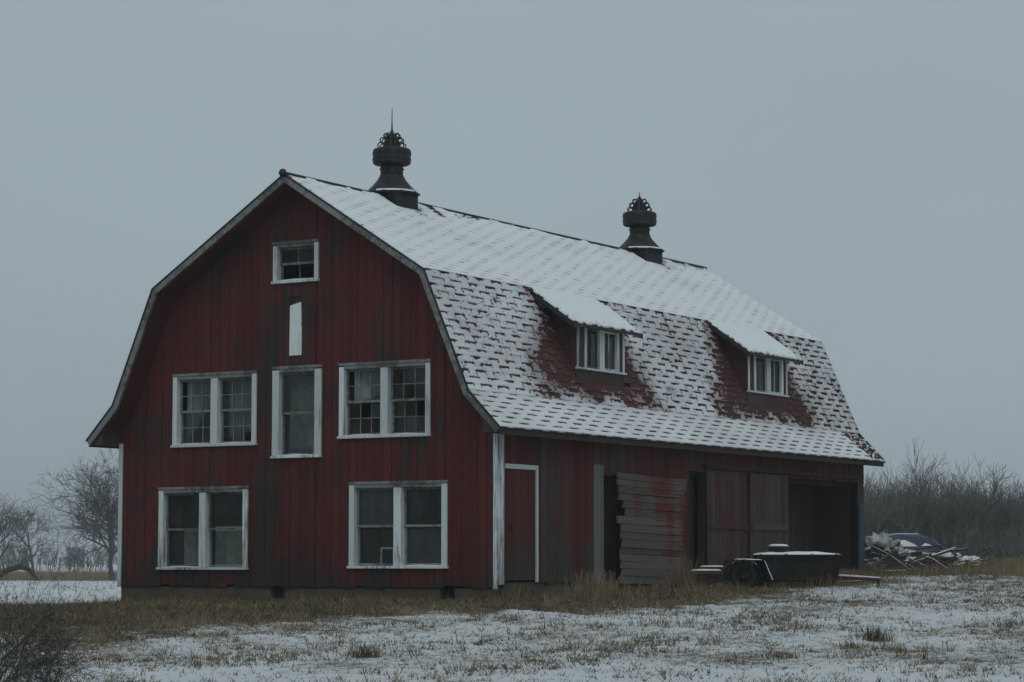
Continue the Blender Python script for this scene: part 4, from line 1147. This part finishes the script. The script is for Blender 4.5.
# ================================================================== grass
class Blades:
    def __init__(s): s.v = []; s.f = []; s.t = []
    def blade(s, p, h, w, lean, az, tint, seg=1):
        sx, sy = RT[0]*w/2, RT[1]*w/2
        if random.random() < .35: sx, sy = FW[0]*w/2, FW[1]*w/2
        lx, ly = math.cos(az)*lean, math.sin(az)*lean; n = len(s.v)
        if seg == 1:
            s.v += [(p[0]-sx, p[1]-sy, p[2]), (p[0]+sx, p[1]+sy, p[2]), (p[0]+lx*h, p[1]+ly*h, p[2]+h)]; s.f.append((n, n+1, n+2)); s.t += [tint]*3
        else:
            for k in range(seg+1):
                t = k/seg; ww = 1-t*.75; b_ = t*t
                q = (p[0]+lx*h*b_, p[1]+ly*h*b_, p[2]+h*(t - .25*lean*b_))
                s.v += [(q[0]-sx*ww, q[1]-sy*ww, q[2]), (q[0]+sx*ww, q[1]+sy*ww, q[2])]; s.t += [tint]*2
            for k in range(seg): s.f.append((n+2*k, n+2*k+1, n+2*k+3, n+2*k+2))
    def build(s, name, parent=None, loc=None):
        me = bpy.data.meshes.new(name); me.from_pydata(s.v, [], s.f)
        a = me.attributes.new('tint', 'FLOAT', 'POINT'); a.data.foreach_set('value', s.t); me.materials.append(M['grass']); me.update()
        o = bpy.data.objects.new(name, me); COL.objects.link(o)
        if loc: o.location = loc
        if parent: o.parent = parent
        return o
rg = random.Random(31); random.seed(5)
B = Blades()
def scatter(B, n, dr, sr, hmul=1.0, thr=0.0):
    for i in range(n):
        d = math.sqrt(rg.uniform(dr[0]**2, dr[1]**2)); w_ = sr(d); s_ = rg.uniform(*w_); x, y = xy(d, s_)
        if -.05 < x < BW+.05 and -.03 < y < BL: continue
        bv = bareness(x, y); cl = nz(x*.55, y*.55, 21)*.7 + nz(x*2.3, y*2.3, 22)*.6
        pr = .12 + .88*sstep(.34, .80, bv + cl*.42)
        if rg.random() > pr: continue
        h = .03 + .07*rg.random()**2 + .26*max(0, bv-.55)*rg.random() + .05*max(0, cl)
        if rg.random() < .035: h += rg.uniform(.06, .20)
        tint = min(1, max(0, rg.gauss(.66 + .25*nz(x*.7, y*.7, 8), .26)))
        p = (x, y, zg(x, y) - .012); sp2 = rg.uniform(.01, .05)
        for k in range(rg.randint(2, 6)):
            B.blade((p[0]+rg.gauss(0, sp2), p[1]+rg.gauss(0, sp2), p[2]), h*rg.uniform(.5, 1.2), rg.uniform(.007, .018), rg.uniform(.1, 1.5), rg.uniform(0, 6.28), tint)
scatter(B, 185000, (28, 64), lambda d: (-.235*d-1.5, .235*d+1.5))
o = B.build('dry_grass'); tag(o, 'short dead grass poking through thin snow', 'grass', kind='stuff')
B = Blades()
for i in range(8000):                                     # stubble of the white field
    d = 52 + 115*rg.random()**1.4; s_ = rg.uniform(-.27*d, -.135*d); x, y = xy(d, s_)
    if nz(x*.5, y*.5, 3) + rg.gauss(0, .35) < .28: continue
    for k in range(3): B.blade((x+rg.gauss(0, .04), y+rg.gauss(0, .04), zg(x, y)-.01), rg.uniform(.05, .20), .016, rg.uniform(0, .8), rg.uniform(0, 6.3), rg.uniform(.1, .5))
o = B.build('field_stubble'); tag(o, 'dark stubble dotting the white field left of the barn', 'stubble', kind='stuff')
B = Blades()
for i in range(30000):                                     # tall grass at the field edges; far band tinted paler to paint in haze
    if rg.random() < .55: d = rg.uniform(166, 215); s_ = rg.uniform(-.28*d, -.10*d); h = rg.uniform(.3, .7)
    else: d = rg.uniform(64, 104); s_ = rg.uniform(9.2, .25*d+2); h = rg.uniform(.10, .34) + .0045*(d-64)
    x, y = xy(d, s_)
    for k in range(3): B.blade((x+rg.gauss(0, .1), y+rg.gauss(0, .1), zg(x, y)-.02), h*rg.uniform(.6, 1.1), .03, rg.uniform(.1, .7), rg.uniform(0, 6.3), min(1, max(0, rg.gauss(.98 if d > 120 else .80, .14))))
o = B.build('tall_field_grass'); tag(o, 'tall tan grass along the field edges', 'grass', kind='stuff')
def clump(px, d, n, h, sp_, tint, label, w=.010, lean=.5, group='dry weed clumps'):
    b_ = local(px, d); B = Blades()
    for i in range(n):
        p = (rg.gauss(0, sp_), rg.gauss(0, sp_*.8), 0); z = zg(b_[0]+p[0], b_[1]+p[1]) - b_[2] - .02
        B.blade((p[0], p[1], z), h*rg.uniform(.45, 1.1), w*rg.uniform(.7, 1.3), rg.uniform(.05, lean), rg.uniform(0, 6.3), min(1, max(0, rg.gauss(tint, .16))), 3)
    e = empty('dry_grass_clump', b_); B.build('blades', e)['kind'] = 'stuff'; return tag(e, label, 'grass clump', group)
clump(597, 46.2, 460, .58, .30, .92, 'bright tan grass clump in front of the grey door jamb')
clump(620, 46.8, 120, .28, .28, .60, 'lower tan grass at the foot of the broken plank door')
clump(466, 46.3, 170, .85, .12, .80, 'tall thin weed between the lower window and the white corner')
clump(683, 49.6, 220, .80, .16, .75, 'tall weeds beside the dark gap left of the trailer')
clump(872, 37.3, 260, .26, .12, .30, 'dark grass tuft alone in the snow at lower right')
clump(850, 36.4, 90, .16, .10, .35, 'small tuft just left of the lone dark tuft')
clump(366, 34.6, 200, .24, .14, .45, 'ragged weed clump in the snow below the tall centre window', lean=.9)
clump(372, 32.2, 60, .12, .12, .3, 'flattened tuft at the bottom edge below the barn')
clump(330, 42.5, 160, .22, .35, .28, 'dark matted grass at the edge of the brown strip')
clump(660, 40.2, 120, .18, .30, .40, 'sparse tuft in the snow below the broken door')
clump(774, 34.5, 90, .14, .12, .4, 'small tuft in the snow below the trailer')
clump(1003, 58, 520, .50, .75, .85, 'tan grass mass near the right picture edge')
clump(978, 57, 360, .40, .6, .80, 'tan grass right of the scrap pile', lean=.8)
clump(830, 49.5, 160, .30, .35, .50, 'grass under the right end of the trailer')
clump(1014, 40, 120, .16, .4, .55, 'low reddish grass at the right edge of the snow', lean=.9)
clump(100, 41.0, 200, .20, .45, .45, 'low grass left of the barn on the brown bank')
clump(528, 45.0, 90, .22, .35, .5, 'grass at the foot of the narrow door')

clump(515, 45.0, 140, .36, .30, .66, 'tall pale grass at the foot of the white corner board')
clump(560, 45.4, 120, .28, .35, .60, 'pale grass under the plain red boards between the two doors')
clump(650, 47.4, 120, .26, .40, .60, 'pale grass along the foot of the broken plank door')
clump(935, 57.0, 260, .32, .55, .78, 'pale grass in front of the scrap pile')
# --- bare bush in the near left corner
def bush(px, d, n, h, label, seed):
    b_ = local(px, d, -.03); e = empty('bare_bush', b_); rng = random.Random(seed); a = MB()
    for k in range(n):
        az = rng.uniform(0, 6.28); ln = (RT[0]*rng.uniform(-.6, 1.0) + .3*math.cos(az), RT[1]*rng.uniform(-.6, 1.0) + .3*math.sin(az), rng.uniform(.25, .9))
        grow((a, a), (rng.gauss(0, .12), rng.gauss(0, .12), 0), ln, h*rng.uniform(.6, 1.1), .0065, 0, 3, rng, (4, 3, 3), .6, .02, 4, .0018, .03)
    a.build('stems', M['twig'], e); return tag(e, label, 'bush', 'bare bushes in the foreground')
bush(-6, 29.3, 30, 1.0, 'bare dark bush reaching in from the left picture edge', 3)
bush(44, 28.4, 26, .62, 'lower bare bush at the bottom left of the picture', 4)
e = empty('arching_branch', local(-6, 29.6, 0)); a = MB()
pa = [Vector(Wp(px, 29.6, 0)) - Vector(e.location) + Vector((0, 0, z)) for px, z in ((-6, .1), (8, .40), (28, .62), (48, .86), (62, .98), (70, 1.0), (76, .93))]
a.tube(pa, [.010, .009, .008, .006, .005, .004, .003], 5)
rng = random.Random(8)
for k in range(14): i = rng.randint(1, 5); grow((a, a), pa[i], (RT[0]*.8, RT[1]*.8, rng.uniform(-.2, .8)), rng.uniform(.15, .35), .004, 1, 2, rng, (0, 3), .6, .0, 4, .002)
a.build('stem', M['twig'], e); tag(e, 'single bare branch arching over the brown bank at left', 'branch')

# ================================================================== falling-snow haze over everything
hz = MB(); hz.box((CAM[0]-2300, CAM[1]-2300, -3.2), (CAM[0]+2300, CAM[1]+2300, 24))
hm = bpy.data.materials.new('haze'); hm.use_nodes = True; n_ = hm.node_tree; n_.nodes.clear()
po = n_.nodes.new('ShaderNodeOutputMaterial'); pv = n_.nodes.new('ShaderNodeVolumePrincipled')
pv.inputs['Color'].default_value = (.93, .96, 1.0, 1); pv.inputs['Density'].default_value = .0007; pv.inputs['Anisotropy'].default_value = 0.2
n_.links.new(pv.outputs[0], po.inputs['Volume'])
ho = hz.build('haze', hm); tag(ho, 'thin wintry haze filling the air', 'haze', kind='stuff')
